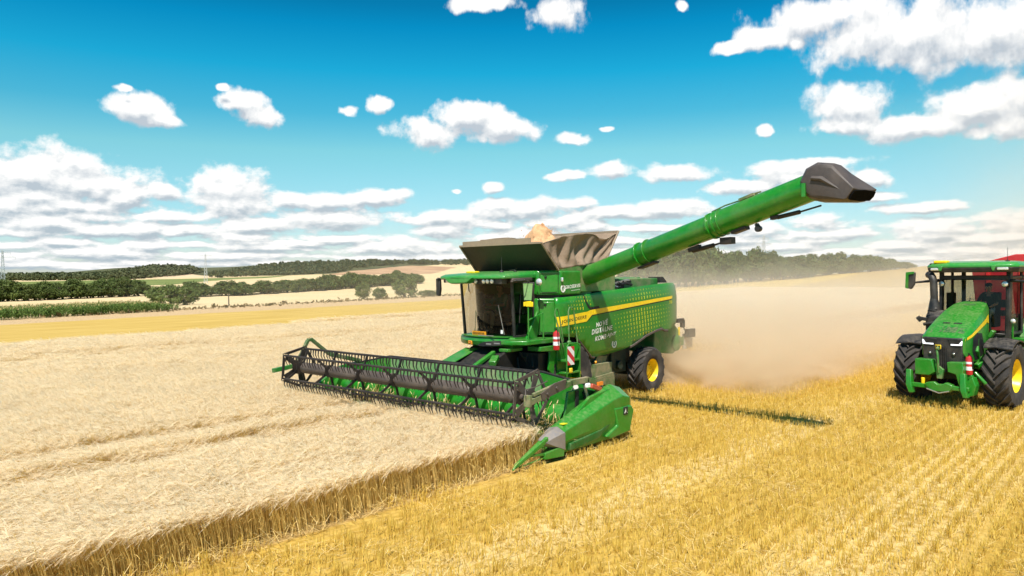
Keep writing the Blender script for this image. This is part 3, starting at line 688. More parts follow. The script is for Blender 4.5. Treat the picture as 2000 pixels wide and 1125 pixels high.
# swing ladder with cabinet, steps and rails
mb = MB(); mb.box(.02, .74, 1.62, 1.70, .95, 1.92); mb.box(.02, .08, 1.66, 1.95, .95, 1.9)
for z in (.80, 1.12, 1.45): mb.box(.06, .72, 1.66, 1.98, z, z+.05)
mb.tube([(.10, 1.98, 1.0), (.10, 1.98, 1.85), (.2, 1.98, 1.93), (.60, 1.98, 1.93), (.68, 1.98, 1.85), (.68, 1.98, .85)], .022, 6)
mb.prism([(.74, 1.0), (1.05, 1.25), (1.0, 1.75), (.74, 1.92)], 'y', 1.60, 1.66)
la = mb.build('ladder', M['green'], comb, .01)
mb = MB(); mb.tube([(.72, 1.9, 1.85), (1.02, 1.85, 2.75), (.99, 1.85, 2.88), (.92, 1.85, 2.9), (.85, 1.85, 2.8), (.70, 1.88, 2.0)], .02, 6)
mb.tube([(.40, 1.85, 1.90), (.43, 1.85, 2.80), (.38, 1.85, 2.90), (.25, 1.85, 2.90), (.19, 1.85, 2.80), (.0, 1.9, 1.42), (.05, 1.95, 1.25)], .02, 6); mb.ball((.40, 1.85, 1.95), .08, .05, .06)
mb.build('hand_rail', M['greendust'], la)
mb = MB(); mb.box(.38, .66, 1.99, 2.005, 1.36, 1.86); mb.build('hazard_plate', M['hazard'], la)
mb = MB(); mb.box(.48, .60, 1.98, 2.03, 1.15, 1.28); mb.build('reflector', M['yellow'], la, .02)
# feeder house
mb = MB(); mb.prism([(.8, 1.25), (.8, 1.95), (1.55, 1.82), (2.52, 1.36), (2.52, .45), (2.2, .5)], 'y', -.72, .72)
fh = mb.build('feeder_house', M['dark'], comb, .03)
mb = MB(); mb.bar((1.9, .45, 1.72), (2.7, .50, 1.42), .12, .1); mb.bar((2.15, .75, 1.62), (2.5, .95, 1.50), .2, .14); mb.bar((1.7, -.6, 1.75), (2.6, -.62, 1.45), .5, .04); mb.build('feeder_arm', M['green'], fh, .02)
mb = MB(); rng = random.Random(2)
for k in range(22):
    y = rng.uniform(.75, 1.5); x = rng.uniform(.9, 1.5); z = rng.uniform(.9, 1.75)
    mb.tube([(x, y, z), (x+rng.uniform(-.3, .3), y+rng.uniform(-.2, .2), z-rng.uniform(.1, .4))], rng.uniform(.012, .035), 6)
mb.box(.9, 1.3, .8, 1.5, .9, 1.7); mb.build('hoses', M['dark'], fh)
# unloading auger
A0 = Vector((-.97, 1.25, 3.69)); A1 = Vector((.40, 8.40, 5.62)); AX = (A1-A0).normalized()
def ap(t): return A0+AX*t
L = (A1-A0).length
mb = MB(); mb.tube([ap(-.05), ap(.0), ap(2.45)], [.275, .275, .27], 28); mb.tube([ap(2.45), ap(2.5), ap(5.0)], [.27, .29, .29], 28); mb.tube([ap(5.0), ap(5.02), ap(L+.1)], [.29, .305, .30], 28)
au = mb.build('unloading_auger', M['green'], comb, ang=30)
mb = MB()
for t, w in ((.02, .05), (2.42, .05), (2.75, .012), (4.82, .06), (4.98, .06), (5.15, .03), (L-.02, .05)): mb.tube([ap(t), ap(t+w)], .325 if t > 1 else .31, 28)
for t in (.045, 2.45):
    for k in range(20):
        a = 2*math.pi*k/20; n1 = AX.cross(Vector((0, 0, 1))).normalized(); n2 = n1.cross(AX)
        c = ap(t)+(n1*math.cos(a)+n2*math.sin(a))*.315; mb.ball(c, .022, .022, .022, 6, 4)
mb.build('flange', M['green'], au, .006)
mb = MB(); mb.tube([(-.97, 1.25, 2.9), (-.97, 1.2, 3.35), ap(-.25)-Vector((0, 0, .05)), ap(.0)], [.33, .33, .31, .28], 20); mb.build('auger_elbow', M['greendust'], au)
dn = Vector((0, 0, -1)); dn = (dn-AX*dn.dot(AX)).normalized(); sdv = AX.cross(dn)
mb = MB(); mb.bar(ap(2.3)+dn*.34, ap(2.9)+dn*.34, .2, .05); mb.build('auger_bracket', M['tine'], au)
mb = MB(); mb.bar(ap(4.0)+dn*.36, ap(4.35)+dn*.36, .12, .1); mb.tube([ap(4.1)+dn*.40, ap(4.75)+dn*.45], .055, 8); mb.tube([ap(4.75)+dn*.45, ap(5.05)+dn*.46], .025, 8)
mb.bar(ap(5.0)+dn*.43, ap(5.3)+dn*.50, .2, .16); mb.bar(ap(5.35)+dn*.33, ap(5.75)+dn*.33, .2, .08)
mb.build('fold_cylinder', M['tine'], au, .01); mb = MB(); mb.tube([ap(6.55)+dn*.36, ap(7.1)+dn*.42], .05, 8); mb.tube([ap(7.1)+dn*.42, ap(7.6)+dn*.45], .022, 8); mb.bar(ap(6.4)+dn*.33, ap(6.6)+dn*.36, .12, .08)
mb.build('fold_cylinder', M['tine'], au, .01)
mb = MB(); mb.bar(ap(6.0)+dn*.33, ap(6.06)+dn*.48, .1, .06); mb.lathe([(.07, 0), (.08, .1), (.06, .12), (.001, .12)], ap(6.05)+dn*.46, 'x', 10); mb.build('auger_lamp', M['black'], au)
mb = MB(); mb.tube([ap(4.9)-dn*.34, ap(5.3)-dn*.36, ap(5.8)-dn*.33, ap(6.0)-dn*.37, ap(6.3)-dn*.34], .018, 6); mb.bar(ap(5.75)-dn*.33, ap(6.15)-dn*.33, .2, .06); mb.bar(ap(5.0)+sdv*.3, ap(5.1)+sdv*.34, .1, .3); mb.build('hose', M['greenold'], au)
mb = MB(); mb.bar(ap(4.7)+sdv*-.0-dn*.30, ap(4.78)-dn*.305, .1, .02); mb.build('decal', M['yellow'], au)
def spout():
    cx = .45; hw = .33
    prof = [(8.20, 5.72), (8.33, 5.98), (8.58, 6.09), (8.93, 6.03), (9.60, 5.46), (9.46, 5.23), (9.30, 5.22), (8.60, 5.27), (8.40, 5.36), (8.26, 5.50)]
    mb = MB(); rings = []
    c = (8.85, 5.63)
    for dx, k in ((-hw, .72), (-hw*.92, .88), (-hw*.55, 1.0), (hw*.55, 1.0), (hw*.92, .88), (hw, .72)):
        rings.append([(cx+dx+.03*(y-8.4), c[0]+(y-c[0])*(k if y < 9.3 else 1)-(.26*max(0, dx+hw)/(2*hw) if y > 9.4 else .16*max(0, dx+hw)/(2*hw) if y > 9.2 else 0), c[1]+(z-c[1])*(k if y < 9.3 else max(k, .9))) for y, z in prof])
    mb.loft(rings); o = mb.build('spout', M['hood'], au, .03, ang=28)
    m2 = MB()
    def mouth(f, y, z): return (cx+(-hw+2*hw*f)+.03*(y-8.4), y-.26*f, z)
    q = [mouth(.06, 9.585, 5.43), mouth(.5, 9.60, 5.455), mouth(.94, 9.585, 5.43), mouth(.97, 9.53, 5.34), mouth(.92, 9.475, 5.26), mouth(.5, 9.46, 5.245), mouth(.08, 9.475, 5.26), mouth(.03, 9.53, 5.34)]
    m2.loft([[(x+.02, y+.022, z-.012) for x, y, z in q], [(x-.03, y-.04, z+.02) for x, y, z in q]]); m2.build('outlet', M['void'], o)  # black block paints the dark inside of the open mouth
    m3 = MB()
    for sgn in (-1, 1):
        m3 = MB(); m3.tube([(cx+sgn*.335, 8.5, 5.75), (cx+sgn*.335, 8.7, 5.72), (cx+sgn*.33, 9.1, 5.45)], [.05, .06, .02], 8); m3.build('spout_rib', M['hood'], o)
    m4 = MB(); m4.box(cx+.30, cx+.36, 8.30, 8.38, 5.38, 5.66); m4.build('hinge', M['green'], o)
spout()
# engine deck
mb = MB(); rng = random.Random(7)
mb.box(-5.6, -3.0, .25, 1.05, 3.3, 3.66); mb.prism([(-3.0, 3.3), (-3.0, 3.58), (-5.75, 3.70), (-6.0, 3.5), (-6.0, 3.3)], 'y', -1.4, .25); mb.box(-2.9, -1.8, -.9, .6, 3.3, 3.75)
mb.build('engine_cover', M['greendust'], comb, .03)
mb = MB()
for k in range(26):
    x = rng.uniform(-4.6, -1.5); y = rng.uniform(.7, 1.35); z = rng.uniform(3.28, 3.5)
    mb.tube([(x, y, z), (x-rng.uniform(.1, .5), y+rng.uniform(-.1, .1), z+rng.uniform(.0, .14)), (x-rng.uniform(.5, .9), y+rng.uniform(-.2, .1), z)], rng.uniform(.012, .04), 6)
mb.box(-2.3, -1.7, .9, 1.3, 3.28, 3.55); mb.box(-3.3, -2.9, .9, 1.2, 3.28, 3.6); mb.build('engine_hoses', M['dark'], comb)
mb = MB(); mb.tube([(-1.9, 1.15, 3.62), (-2.5, 1.2, 3.66)], .05, 8); mb.bar((-2.7, 1.2, 3.52), (-3.7, 1.1, 3.62), .1, .05); mb.tube([(-2.2, 1.3, 3.5), (-2.7, 1.35, 3.40)], .035, 8); mb.tube([(-2.9, .6, 3.7), (-2.95, .6, 4.0), (-3.05, .55, 4.05)], .06, 8); mb.build('deck_pipe', M['steel'], comb)
mb = MB(); mb.prism([(-5.55, 3.50), (-5.55, 3.70), (-5.75, 3.70), (-6.05, 3.50)], 'y', .7, 1.15); mb.build('deck_vent', M['black'], comb)
# straw chopper and rear lamps
mb = MB(); mb.prism([(-4.9, 1.2), (-5.0, 1.95), (-6.3, 2.05), (-6.6, 1.85), (-6.6, 1.25), (-6.2, 1.05)], 'y', -1.2, 1.28); ch = mb.build('straw_chopper', M['greendust'], comb, .04)
mb = MB(); mb.lathe([(.28, 0), (.28, .1), (.1, .14), (.001, .14)], (-6.35, 1.24, 1.42), 'y', 18); mb.bar((-6.6, .3, 1.2), (-7.1, .5, 1.0), .6, .04); mb.box(-6.9, -6.5, .9, 1.3, 1.3, 1.6); mb.build('spreader', M['greendust'], ch, .02)
mb = MB(); mb.box(-6.60, -6.55, 1.26, 1.32, 1.66, 1.95); mb.build('reflector', M['yellow'], ch, .01)
mb = MB(); mb.box(-6.9, -6.42, 1.22, 1.32, 2.10, 2.24); mb.box(-6.95, -6.75, 1.22, 1.32, 1.92, 2.18); mb.tube([(-6.85, 1.27, 2.0), (-7.0, 1.27, 1.84), (-7.25, 1.27, 1.83)], .025, 6); mb.box(-7.62, -7.12, 1.2, 1.36, 1.55, 1.84); lampb = mb.build('rear_lamp_bracket', M['black'], comb, .01)
mb = MB(); mb.box(-7.75, -7.08, 1.14, 1.17, 1.14, 1.68); mb.build('number_plate', M['plate'], lampb)
# ---------------------------------------------------------------- grain header with reel
mb = MB(); mb.prism([(-4.58, .22), (-4.58, 1.14), (-3.1, 1.42), (2.75, 1.42), (4.58, 1.16), (4.58, .22)], 'x', 2.55, 2.63)
mb.prism([(2.6, .20), (2.6, .30), (4.25, .16), (4.55, .12), (4.55, .08)], 'y', -4.58, 4.58)
for sd in (-1, 1):
    mb.prism([(2.5, .12), (2.5, 1.22), (3.3, 1.12), (4.3, .55), (4.75, .22), (4.75, .08)], 'y', sd*4.56, sd*4.64)
mb.bar((2.5, -4.6, .95), (2.5, 4.6, .95), .2, .2)
hd = mb.build('header', M['green'], comb, .012)
mb = MB(); mb.tube([(2.6, -4.58, 1.15), (2.6, -3.1, 1.435), (2.6, 2.75, 1.435), (2.6, 4.58, 1.18)], .035, 6); mb.build('top_edge', M['dark'], hd)
mb = MB()
for y0, y1, k in ((-3.0, -1.3, 0), (-1.28, .2, 1), (.22, 2.7, 0)): mb.box(2.635, 2.645, y0, y1, .95, 1.39)
mb.build('back_sheet', paint('pale dusty sheet', (.13, .30, .10), .6, .55, dustcol=(.42, .36, .22)), hd)
# feed auger with spiral flights
mb = MB(); mb.tube([(3.35, -4.5, .62), (3.35, 4.5, .62)], .26, 20)
for sd in (-1, 1):
    n = 150; V = []
    for i in range(n+1):
        y = sd*(.55+(3.9)*i/n); a = sd*2*math.pi*i/n*6.5
        for r_ in (.25, .40): V.append((3.35+r_*math.cos(a), y, .62+r_*math.sin(a)))
    mb.add(V, [(2*i, 2*i+1, 2*i+3, 2*i+2) for i in range(n)])
mb.build('feed_auger', M['green'], hd)
mb = MB(); mb.box(4.5, 4.62, -4.55, 4.55, .09, .13)
for i in range(120):
    y = -4.5+9*i/119; mb.prism([(y-.025, .1), (y+.025, .1), (y+.012, .12), (y-.012, .12)], 'x', 4.6, 4.72)
mb.build('cutter_bar', M['tine'], hd)
RX, RZ, RY0, RY1, RR = 4.80, 1.235, -4.45, 4.10, .55
mb = MB()
seg = [(-4.30+i*(8.25/6), -4.30+(i+1)*(8.25/6)) for i in range(6)]
mb.tube([(RX, RY0, RZ), (RX, RY1+.2, RZ)], .07, 10)
for a, b in seg: mb.tube([(RX, a+.08, RZ), (RX, a+.16, RZ), (RX, b-.16, RZ), (RX, b-.08, RZ)], [.09, .155, .155, .09], 20)
mb.build('reel_tube', M['reel'], hd, ang=50)
BA = [rad(41+72*k) for k in range(5)]
for a in BA:
    bx, bz = RX+RR*math.cos(a), RZ+RR*math.sin(a)
    mb = MB(); mb.tube([(bx, RY0-.02, bz), (bx, RY1+.02, bz)], .030, 8)
    n = 66
    for i in range(n):
        y = RY0+.03+(RY1-RY0-.06)*i/(n-1)+.012*math.sin(i*7.3)
        dx = .05*math.sin(i*3.1)*.3
        mb.tube([(bx, y, bz+.015), (bx+.012, y, bz-.03), (bx+.02+dx, y, bz-.15), (bx-.035+dx, y+.006*math.sin(i), bz-.27)], [.022, .021, .016, .008], 5)
    mb.build('reel_bat', M['tine'], hd)
for i in range(7):
    y = -4.30+i*(8.25/6); mb = MB()
    mb.lathe([(.17, -.012), (.17, .012)], (RX, y, RZ), 'y', 16, cap=True)
    for a in BA: mb.bar((RX+.1*math.cos(a), y, RZ+.1*math.sin(a)), (RX+RR*math.cos(a), y, RZ+RR*math.sin(a)), .055, .03, up=(0, 1, 0))
    for a in BA: mb.bar((RX+.12*math.cos(a+.25), y, RZ+.12*math.sin(a+.25)), (RX+RR*.97*math.cos(a), y, RZ+RR*.97*math.sin(a)), .03, .02, up=(0, 1, 0))
    mb.build('reel_spider', M['tine'], hd)
# pentagonal end plates with cut-outs
for y in (RY0-.02, RY1+.10):
    mb = MB(); R1 = .64
    for k in range(5):
        a, b = BA[k], BA[k]+rad(72); m_ = a+rad(36)
        P0 = (RX+R1*math.cos(a), RZ+R1*math.sin(a)); P1 = (RX+R1*math.cos(b), RZ+R1*math.sin(b))
        i0 = (RX+R1*.78*math.cos(a+.16), RZ+R1*.78*math.sin(a+.16)); i1 = (RX+R1*.78*math.cos(b-.16), RZ+R1*.78*math.sin(b-.16))
        mb.prism([P0, P1, i1, i0], 'y', y-.012, y+.012)
        c0 = (RX+.16*math.cos(a-.35), RZ+.16*math.sin(a-.35)); c1 = (RX+.16*math.cos(a+.35), RZ+.16*math.sin(a+.35))
        j0 = (RX+R1*.8*math.cos(a-.17), RZ+R1*.8*math.sin(a-.17)); j1 = (RX+R1*.8*math.cos(a+.17), RZ+R1*.8*math.sin(a+.17))
        mb.prism([c0, c1, j1, j0], 'y', y-.010, y+.010)
    mb.lathe([(.2, -.011), (.2, .011)], (RX, y, RZ), 'y', 16, cap=True)
    for a in BA: mb.lathe([(.03, -.03), (.03, .03)], (RX+RR*math.cos(a), y, RZ+RR*math.sin(a)), 'y', 8, cap=True)
    mb.build('reel_end_plate', M['reel'] if y > 0 else M['tine'], hd)
# reel arms
mb = MB(); Y = 4.42
mb.bar((2.55, Y, 1.28), (3.15, Y, 1.47), .10, .12); mb.bar((3.1, Y, 1.46), (3.75, Y, 1.46), .10, .13); mb.bar((3.7, Y, 1.46), (5.14, Y, 1.20), .10, .12); mb.bar((3.9, Y+.02, 1.53), (5.0, Y+.02, 1.35), .07, .07)
mb.bar((5.10, Y-.02, 1.36), (5.12, Y-.02, 1.12), .16, .08); mb.build('reel_arm', M['greenold'], hd, .01)
mb = MB(); mb.prism([(4.0, 1.36), (4.75, 1.22), (4.8, 1.36), (4.35, 1.52), (3.95, 1.56)], 'y', Y+.04, Y+.075); mb.tube([(4.3, Y+.05, 1.42), (4.3, Y+.11, 1.42)], .03, 8); mb.tube([(4.6, Y+.05, 1.33), (4.6, Y+.11, 1.33)], .03, 8)
mb.tube([(4.5, Y, 1.58), (4.9, Y, 1.50), (5.15, Y-.05, 1.47), (5.2, Y, 1.35)], .012, 6); mb.build('arm_bracket', M['reel'], hd)
mb = MB(); Y = -4.55
mb.bar((2.55, Y, 1.2), (3.7, Y, 1.5), .10, .12); mb.bar((3.7, Y, 1.5), (4.30, Y, 1.97), .09, .10); mb.bar((4.27, Y, 1.98), (4.45, Y, 1.97), .09, .1); mb.bar((4.43, Y, 1.97), (4.85, Y, 1.25), .09, .10)
mb.build('reel_arm', M['greenold'], hd, .02)
mb = MB(); mb.bar((5.45, -4.75, 1.17), (4.6, -4.70, 1.27), .10, .12); mb.build('divider_rod', M['greendust'], hd, .01)
mb = MB(); mb.tube([(2.7, 3.6, .9), (3.3, 4.25, 1.30)], .06, 8); mb.tube([(3.0, 4.45, .7), (3.25, 4.45, 1.35)], .035, 8); mb.build('lift_cylinder', M['steel'], hd)
mb = MB(); mb.bar((3.10, 4.52, 1.33), (2.72, 4.52, 1.20), .07, .11); lr = mb.build('marker_lamp', paint('dull red lamp', (.42, .06, .03), .35, .2), hd, .02)
mb = MB(); mb.box(3.16, 3.30, 4.49, 4.56, 1.30, 1.40); mb.build('marker_lamp', M['white'], hd, .02)
mb = MB(); mb.box(2.66, 2.84, 4.49, 4.54, 1.30, 1.38); mb.prism([(3.0, 1.0), (3.12, 1.0), (3.06, 1.12)], 'y', 4.50, 4.52); mb.build('warning_label', M['orange'], hd)
mb = MB(); mb.prism([(2.5, .5), (3.9, .45), (3.7, 1.25), (3.2, 1.28), (2.5, 1.1)], 'y', 4.28, 4.34); mb.build('drive_shield', M['green'], hd, .02)
mb = MB()
for a, b in (((2.75, 4.36, 1.1), (3.05, 4.36, .55)), ((3.4, 4.36, 1.25), (3.45, 4.36, .55)), ((3.15, 4.36, 1.2), (2.9, 4.36, .6))): mb.bar(a, b, .03, .10, up=(1, 0, 0))
mb.build('shield_strap', M['dark'], hd)
# crop divider on the near end
def divider():
    dv = MB()
    def ring(x, yi, yo, zi, zo, zb, zm): # inner ridge, outer shoulder, mid bulge, bottom
        return [(x, yi, zi), (x, yi+.10, zi+.015), (x, yo, zo), (x, yo+.005, zm), (x, yo-.09, zb), (x, yi, zb)]
    rings = [ring(4.52, 4.47, 4.83, .62, .56, .11, .36), ring(4.0, 4.47, 4.84, .79, .68, .11, .42), ring(3.3, 4.46, 4.86, 1.02, .86, .12, .50),
             ring(2.72, 4.45, 4.88, 1.21, 1.01, .14, .62), ring(2.38, 4.45, 4.88, 1.27, 1.06, .16, .70), ring(2.05, 4.46, 4.84, 1.17, .98, .20, .70), ring(1.88, 4.50, 4.76, 1.02, .90, .32, .66)]
    dv.loft(rings); d = dv.build('crop_divider', M['green'], hd, .012, ang=16, seg=1)
    mb = MB(); mb.prism([(2.75, .82), (2.05, .80), (1.95, .68), (2.12, .22), (2.9, .16), (3.05, .24), (2.62, .42)], 'y', 4.78, 4.90); mb.build('divider_shell', M['green'], d, .03, seg=2)
    mb = MB(); mb.prism([(4.3, .30), (3.2, .42), (2.72, .60), (2.9, .44), (3.3, .24), (4.3, .15)], 'y', 4.70, 4.86); mb.build('shadow_panel', paint('painted shade green', (.006, .10, .012), .4, .2), d, .02)  # darker green paints the shade in the lower cut
    mb = MB(); mb.prism([(2.40, .62), (2.22, .62), (2.22, .80), (2.40, .80)], 'y', 4.885, 4.915); lg = mb.build('emblem', M['darkgreen'], d, .012)
    mb = MB(); mb.tube([(2.37, 4.918, .66), (2.33, 4.918, .72), (2.30, 4.918, .69), (2.26, 4.918, .66)], .010, 5); mb.tube([(2.33, 4.918, .72), (2.33, 4.918, .76)], .008, 5); mb.build('emblem_deer', M['plate'], lg)
    mb = MB(); mb.box(4.22, 4.36, 4.62, 4.72, .68, .70); mb.build('warning_label', M['binary'], d)
    mb = MB(); rings = []
    for x, y0, y1, z0, z1 in ((4.46, 4.46, 4.85, .14, .65), (4.50, 4.45, 4.86, .16, .66), (4.78, 4.54, 4.82, .27, .60), (5.05, 4.62, 4.80, .38, .53), (5.12, 4.68, 4.77, .42, .50)):
        rings.append([(x, y0, z1-.04), (x, (y0+y1)/2, z1), (x, y1, z1-.10), (x, y1, z0+.06), (x, (y0+y1)/2, z0), (x, y0, z0+.05)])
    mb.loft(rings); mb.build('divider_boot', M['greyboot'], d, .02, ang=30)
    mb = MB(); mb.loft([[(4.95, 4.66, .44), (4.95, 4.80, .44), (4.95, 4.80, .54), (4.95, 4.66, .54)], [(5.9, 4.73, .10), (5.9, 4.80, .10), (5.9, 4.80, .17), (5.9, 4.73, .17)], [(6.0, 4.75, .06), (6.0, 4.79, .06), (6.0, 4.79, .09), (6.0, 4.75, .09)]])
    mb.loft([[(4.5, 4.55, .08), (4.5, 4.85, .08), (4.5, 4.85, .30), (4.5, 4.55, .30)], [(5.05, 4.66, .10), (5.05, 4.80, .10), (5.05, 4.80, .22), (5.05, 4.66, .22)]])
    mb.bar((5.05, 4.74, .2), (5.45, 4.76, .25), .06, .05); mb.bar((5.0, 4.74, .13), (5.8, 4.76, .09), .04, .03); mb.build('divider_tip', M['green'], d, .008)
divider()
# fire extinguisher hung by the ladder
fe = empty('fire_extinguisher', (1.0, 1.88, 1.80)); tag(fe, 'red fire extinguisher hung beside the ladder of the combine', 'fire extinguisher', 'fire extinguishers on the machines')
def extinguisher(fe):
    mb = MB(); mb.lathe([(.001, 0), (.085, 0), (.09, .02), (.09, .42), (.075, .47), (.03, .50), (.03, .52), (.001, .52)], (0, 0, 0), 'z', 18); b = mb.build('cylinder', M['red'], fe)
    mb = MB(); mb.lathe([(.0915, .12), (.0915, .22)], (0, 0, 0), 'z', 18); mb.lathe([(.0915, .29), (.0915, .35)], (0, 0, 0), 'z', 18); mb.build('label', M['white'], b)
    mb = MB(); mb.tube([(0, 0, .51), (0, 0, .55)], .022, 8); mb.bar((-.03, 0, .56), (.07, 0, .58), .03, .015); mb.bar((-.03, 0, .54), (.07, 0, .54), .03, .012); mb.tube([(.0, .03, .53), (.05, .09, .48), (.05, .10, .25), (.04, .1, .15)], .012, 6); mb.build('valve', M['dark'], fe)
extinguisher(fe)
# grain heaped in the tank
def heap():
    rng = np.random.default_rng(5); V = []; F = []; nr, na = 20, 48
    from mathutils import noise as mn
    for i in range(nr+1):
        q = i/nr
        for j in range(na):
            a = 2*math.pi*j/na; x = q*1.15*math.cos(a); y = q*1.35*math.sin(a)
            z = 1.16*math.exp(-(q/.56)**2.4)+.05*(1-q)
            k = mn.fractal(Vector((x*4, y*4, z*4)), 1, 2, 5)
            V.append((x+k*.10, y+k*.14, z+k*.20))
    for i in range(nr):
        for j in range(na): F.append((i*na+j, i*na+(j+1) % na, (i+1)*na+(j+1) % na, (i+1)*na+j))
    b = len(V)
    for k in range(420):
        c = np.array([rng.normal(0, .22), rng.normal(0, .30), 1.02+rng.normal(0, .10)]); s = rng.uniform(.006, .018); p = c+rng.normal(0, s, (3, 3))
        V += [tuple(v) for v in p]; F.append((b+3*k, b+3*k+1, b+3*k+2))
    o = mesh_obj('grain_heap', V, F, M['grain'], None, True); o.location = (-.55, .08, 4.02)
    tag(o, 'heap of pinkish tan grain rising above the tank flaps', 'grain')
heap()

# cut crop gathered on the header table
def cut_crop():
    g = np.random.default_rng(14); n = 2000; y = g.uniform(-4.45, 4.45, n); x = g.uniform(3.55, 4.7, n); z = .16+.22*g.uniform(0, 1, n)+.10*np.sin(y*2.1)+.12*(x < 4.0)
    a = g.normal(0, .9, n)+math.pi; el = g.normal(.25, .45, n); l = g.uniform(.18, .5, n); d = np.stack([np.cos(a)*np.cos(el), np.sin(a)*np.cos(el), np.sin(el)], 1); c = np.stack([x, y, z], 1); side = np.stack([-np.sin(a), np.cos(a), 0*a], 1)
    A = c; B = c+d*l[:, None]; w = .007; w2 = .022
    V = np.stack([A-side*w/2, A+side*w/2, B+side*w/2, B-side*w/2], 1).reshape(-1, 3); E = B+d*.12-np.array([0, 0, .03])
    V2 = np.stack([B-side*w2/2, B+side*w2/2, E+side*w2/4, E-side*w2/4], 1).reshape(-1, 3)
    o = mesh_obj('cut_wheat', np.concatenate([V, V2]), np.arange(8*n).reshape(-1, 4).tolist(), [paint('cut straw', (.42, .27, .08), .7, .2), paint('cut ears', (.60, .43, .22), .8, .2)])
    o.data.polygons.foreach_set('material_index', np.r_[np.zeros(n, int), np.ones(n, int)]); tag(o, 'cut wheat lying on the header table below the reel', 'cut wheat', kind='stuff')
cut_crop()
# ---------------------------------------------------------------- people (one skinned body each)
M['skin'] = paint('skin', (.50, .27, .18), .5, .0); M['hair'] = paint('dark hair', (.03, .02, .015), .7, .0)
def person(name, label, J, mats, cap=None, loc=(0, 0, 0), rz=0):
    """J: joints of a seated body; the body is grown as one skinned surface, coloured by region"""
    V = []; Rd = []; E = []; reg = []
    def add(p, r, g, par=None):
        V.append(Vector(p)); Rd.append(r); reg.append(g)
        if par is not None: E.append((par, len(V)-1))
        return len(V)-1
    pel = add(J['pelvis'], (.15, .12), 'legs'); wa = add(J['waist'], (.15, .11), 'torso', pel); ch = add(J['chest'], (.18, .12), 'torso', wa)
    nb = add(J['neck'], (.06, .06), 'skin', ch); hd = Vector(J['head'])
    n1 = add(hd-Vector((0, 0, .07)), (.065, .075), 'skin', nb); h1 = add(hd, (.078, .092), 'skin', n1); add(hd+Vector((-.005, 0, .085)), (.06, .07), 'skin', h1)
    fx = Vector((1, 0, 0)); add(hd+Vector((.10, 0, -.012)), (.013, .016), 'skin', h1)       # nose
    for s in (1, -1): add(hd+Vector((0, s*.088, -.01)), (.012, .028), 'skin', h1)              # ears
    for s, k in ((1, 'L'), (-1, 'R')):
        sh = add(J['sh'+k], (.075, .07), 'torso', ch); el = add(J['el'+k], (.048, .048), 'torso', sh); wr = add(J['wr'+k], (.03, .03), 'skin', el)
        d = (Vector(J['wr'+k])-Vector(J['el'+k])).normalized(); pm = add(Vector(J['wr'+k])+d*.05, (.038, .024), 'skin', wr)
        side = d.cross(Vector((0, 0, 1))).normalized(); dn = Vector((0, 0, -1))
        for i, ln in enumerate((.062, .072, .068, .052)):
            o = side*(.030-.020*i); kn = add(Vector(V[pm])+d*.035+o, (.0095, .0095), 'skin', pm); k2 = add(V[kn]+d*ln*.5+dn*.012, (.0085, .0085), 'skin', kn); add(V[k2]+d*ln*.25+dn*.03, (.0075, .0075), 'skin', k2)
        th = add(Vector(V[wr])+d*.03+side*.045*s, (.011, .011), 'skin', pm); add(V[th]+d*.03+dn*.02+side*.01*s, (.009, .009), 'skin', th)
        hp = add(J['hip'+k], (.095, .09), 'legs', pel); kn = add(J['kn'+k], (.066, .066), 'legs', hp); cf = add((Vector(J['kn'+k])*.6+Vector(J['an'+k])*.4), (.06, .055), 'legs', kn)
        an = add(J['an'+k], (.043, .043), 'legs', cf); ft = add(Vector(J['an'+k])+Vector((.10, 0, -.055)), (.045, .035), 'shoe', an); add(Vector(V[ft])+Vector((.09, 0, -.012)), (.038, .026), 'shoe', ft)
    me = bpy.data.meshes.new('body'); me.from_pydata(V, E, []); o = bpy.data.objects.new('tmp', me); COL.objects.link(o)
    sk = o.modifiers.new('skin', 'SKIN'); sk.branch_smoothing = .3
    if not me.skin_vertices: me.skin_vertices.new()
    for i, d in enumerate(me.skin_vertices[0].data): d.radius = Rd[i]; d.use_root = (i == 0)
    sb = o.modifiers.new('sub', 'SUBSURF'); sb.levels = sb.render_levels = 2
    dg = bpy.context.evaluated_depsgraph_get(); m2 = bpy.data.meshes.new_from_object(o.evaluated_get(dg)); bpy.data.objects.remove(o)
    order = ['skin', 'torso', 'legs', 'shoe']; m2.materials.clear()
    for k in order: m2.materials.append(mats[k])
    A = np.array([V[a] for a, b in E]); B = np.array([V[b] for a, b in E]); rg = [reg[b] for a, b in E]
    for pl in m2.polygons:
        c = np.array(pl.center); ab = B-A; t = np.clip(((c-A)*ab).sum(1)/np.maximum((ab**2).sum(1), 1e-9), 0, 1); dd = np.linalg.norm(A+ab*t[:, None]-c, axis=1)
        pl.material_index = order.index(rg[int(dd.argmin())])
    m2.shade_smooth(); m2.name = 'person'
    po = bpy.data.objects.new('person', m2); COL.objects.link(po); po.location = loc; po.rotation_euler = (0, 0, rz); tag(po, label, 'person')
    mb = MB()
    if cap is not None:
        mb.ball((hd.x-.005, hd.y, hd.z+.06), .105, .095, .075, 14, 8); mb.prism([(hd.x+.06, hd.y-.07), (hd.x+.19, hd.y-.05), (hd.x+.19, hd.y+.05), (hd.x+.06, hd.y+.07)], 'z', hd.z+.05, hd.z+.062); mb.build('cap', cap, po, .005)
    else:
        mb.ball((hd.x-.025, hd.y, hd.z+.045), .095, .094, .09, 14, 8); mb.build('hair', M['hair'], po)
    mb = MB()
    for s in (1, -1): mb.ball((hd.x+.083, hd.y+s*.033, hd.z+.012), .010, .014, .010, 8, 6)
    mb.build('eyes', M['white'], po); mb = MB(); mb.ball((hd.x+.086, hd.y, hd.z-.055), .008, .028, .007, 8, 6); mb.build('mouth', paint('lips', (.35, .12, .10), .5, 0), po)
    return po
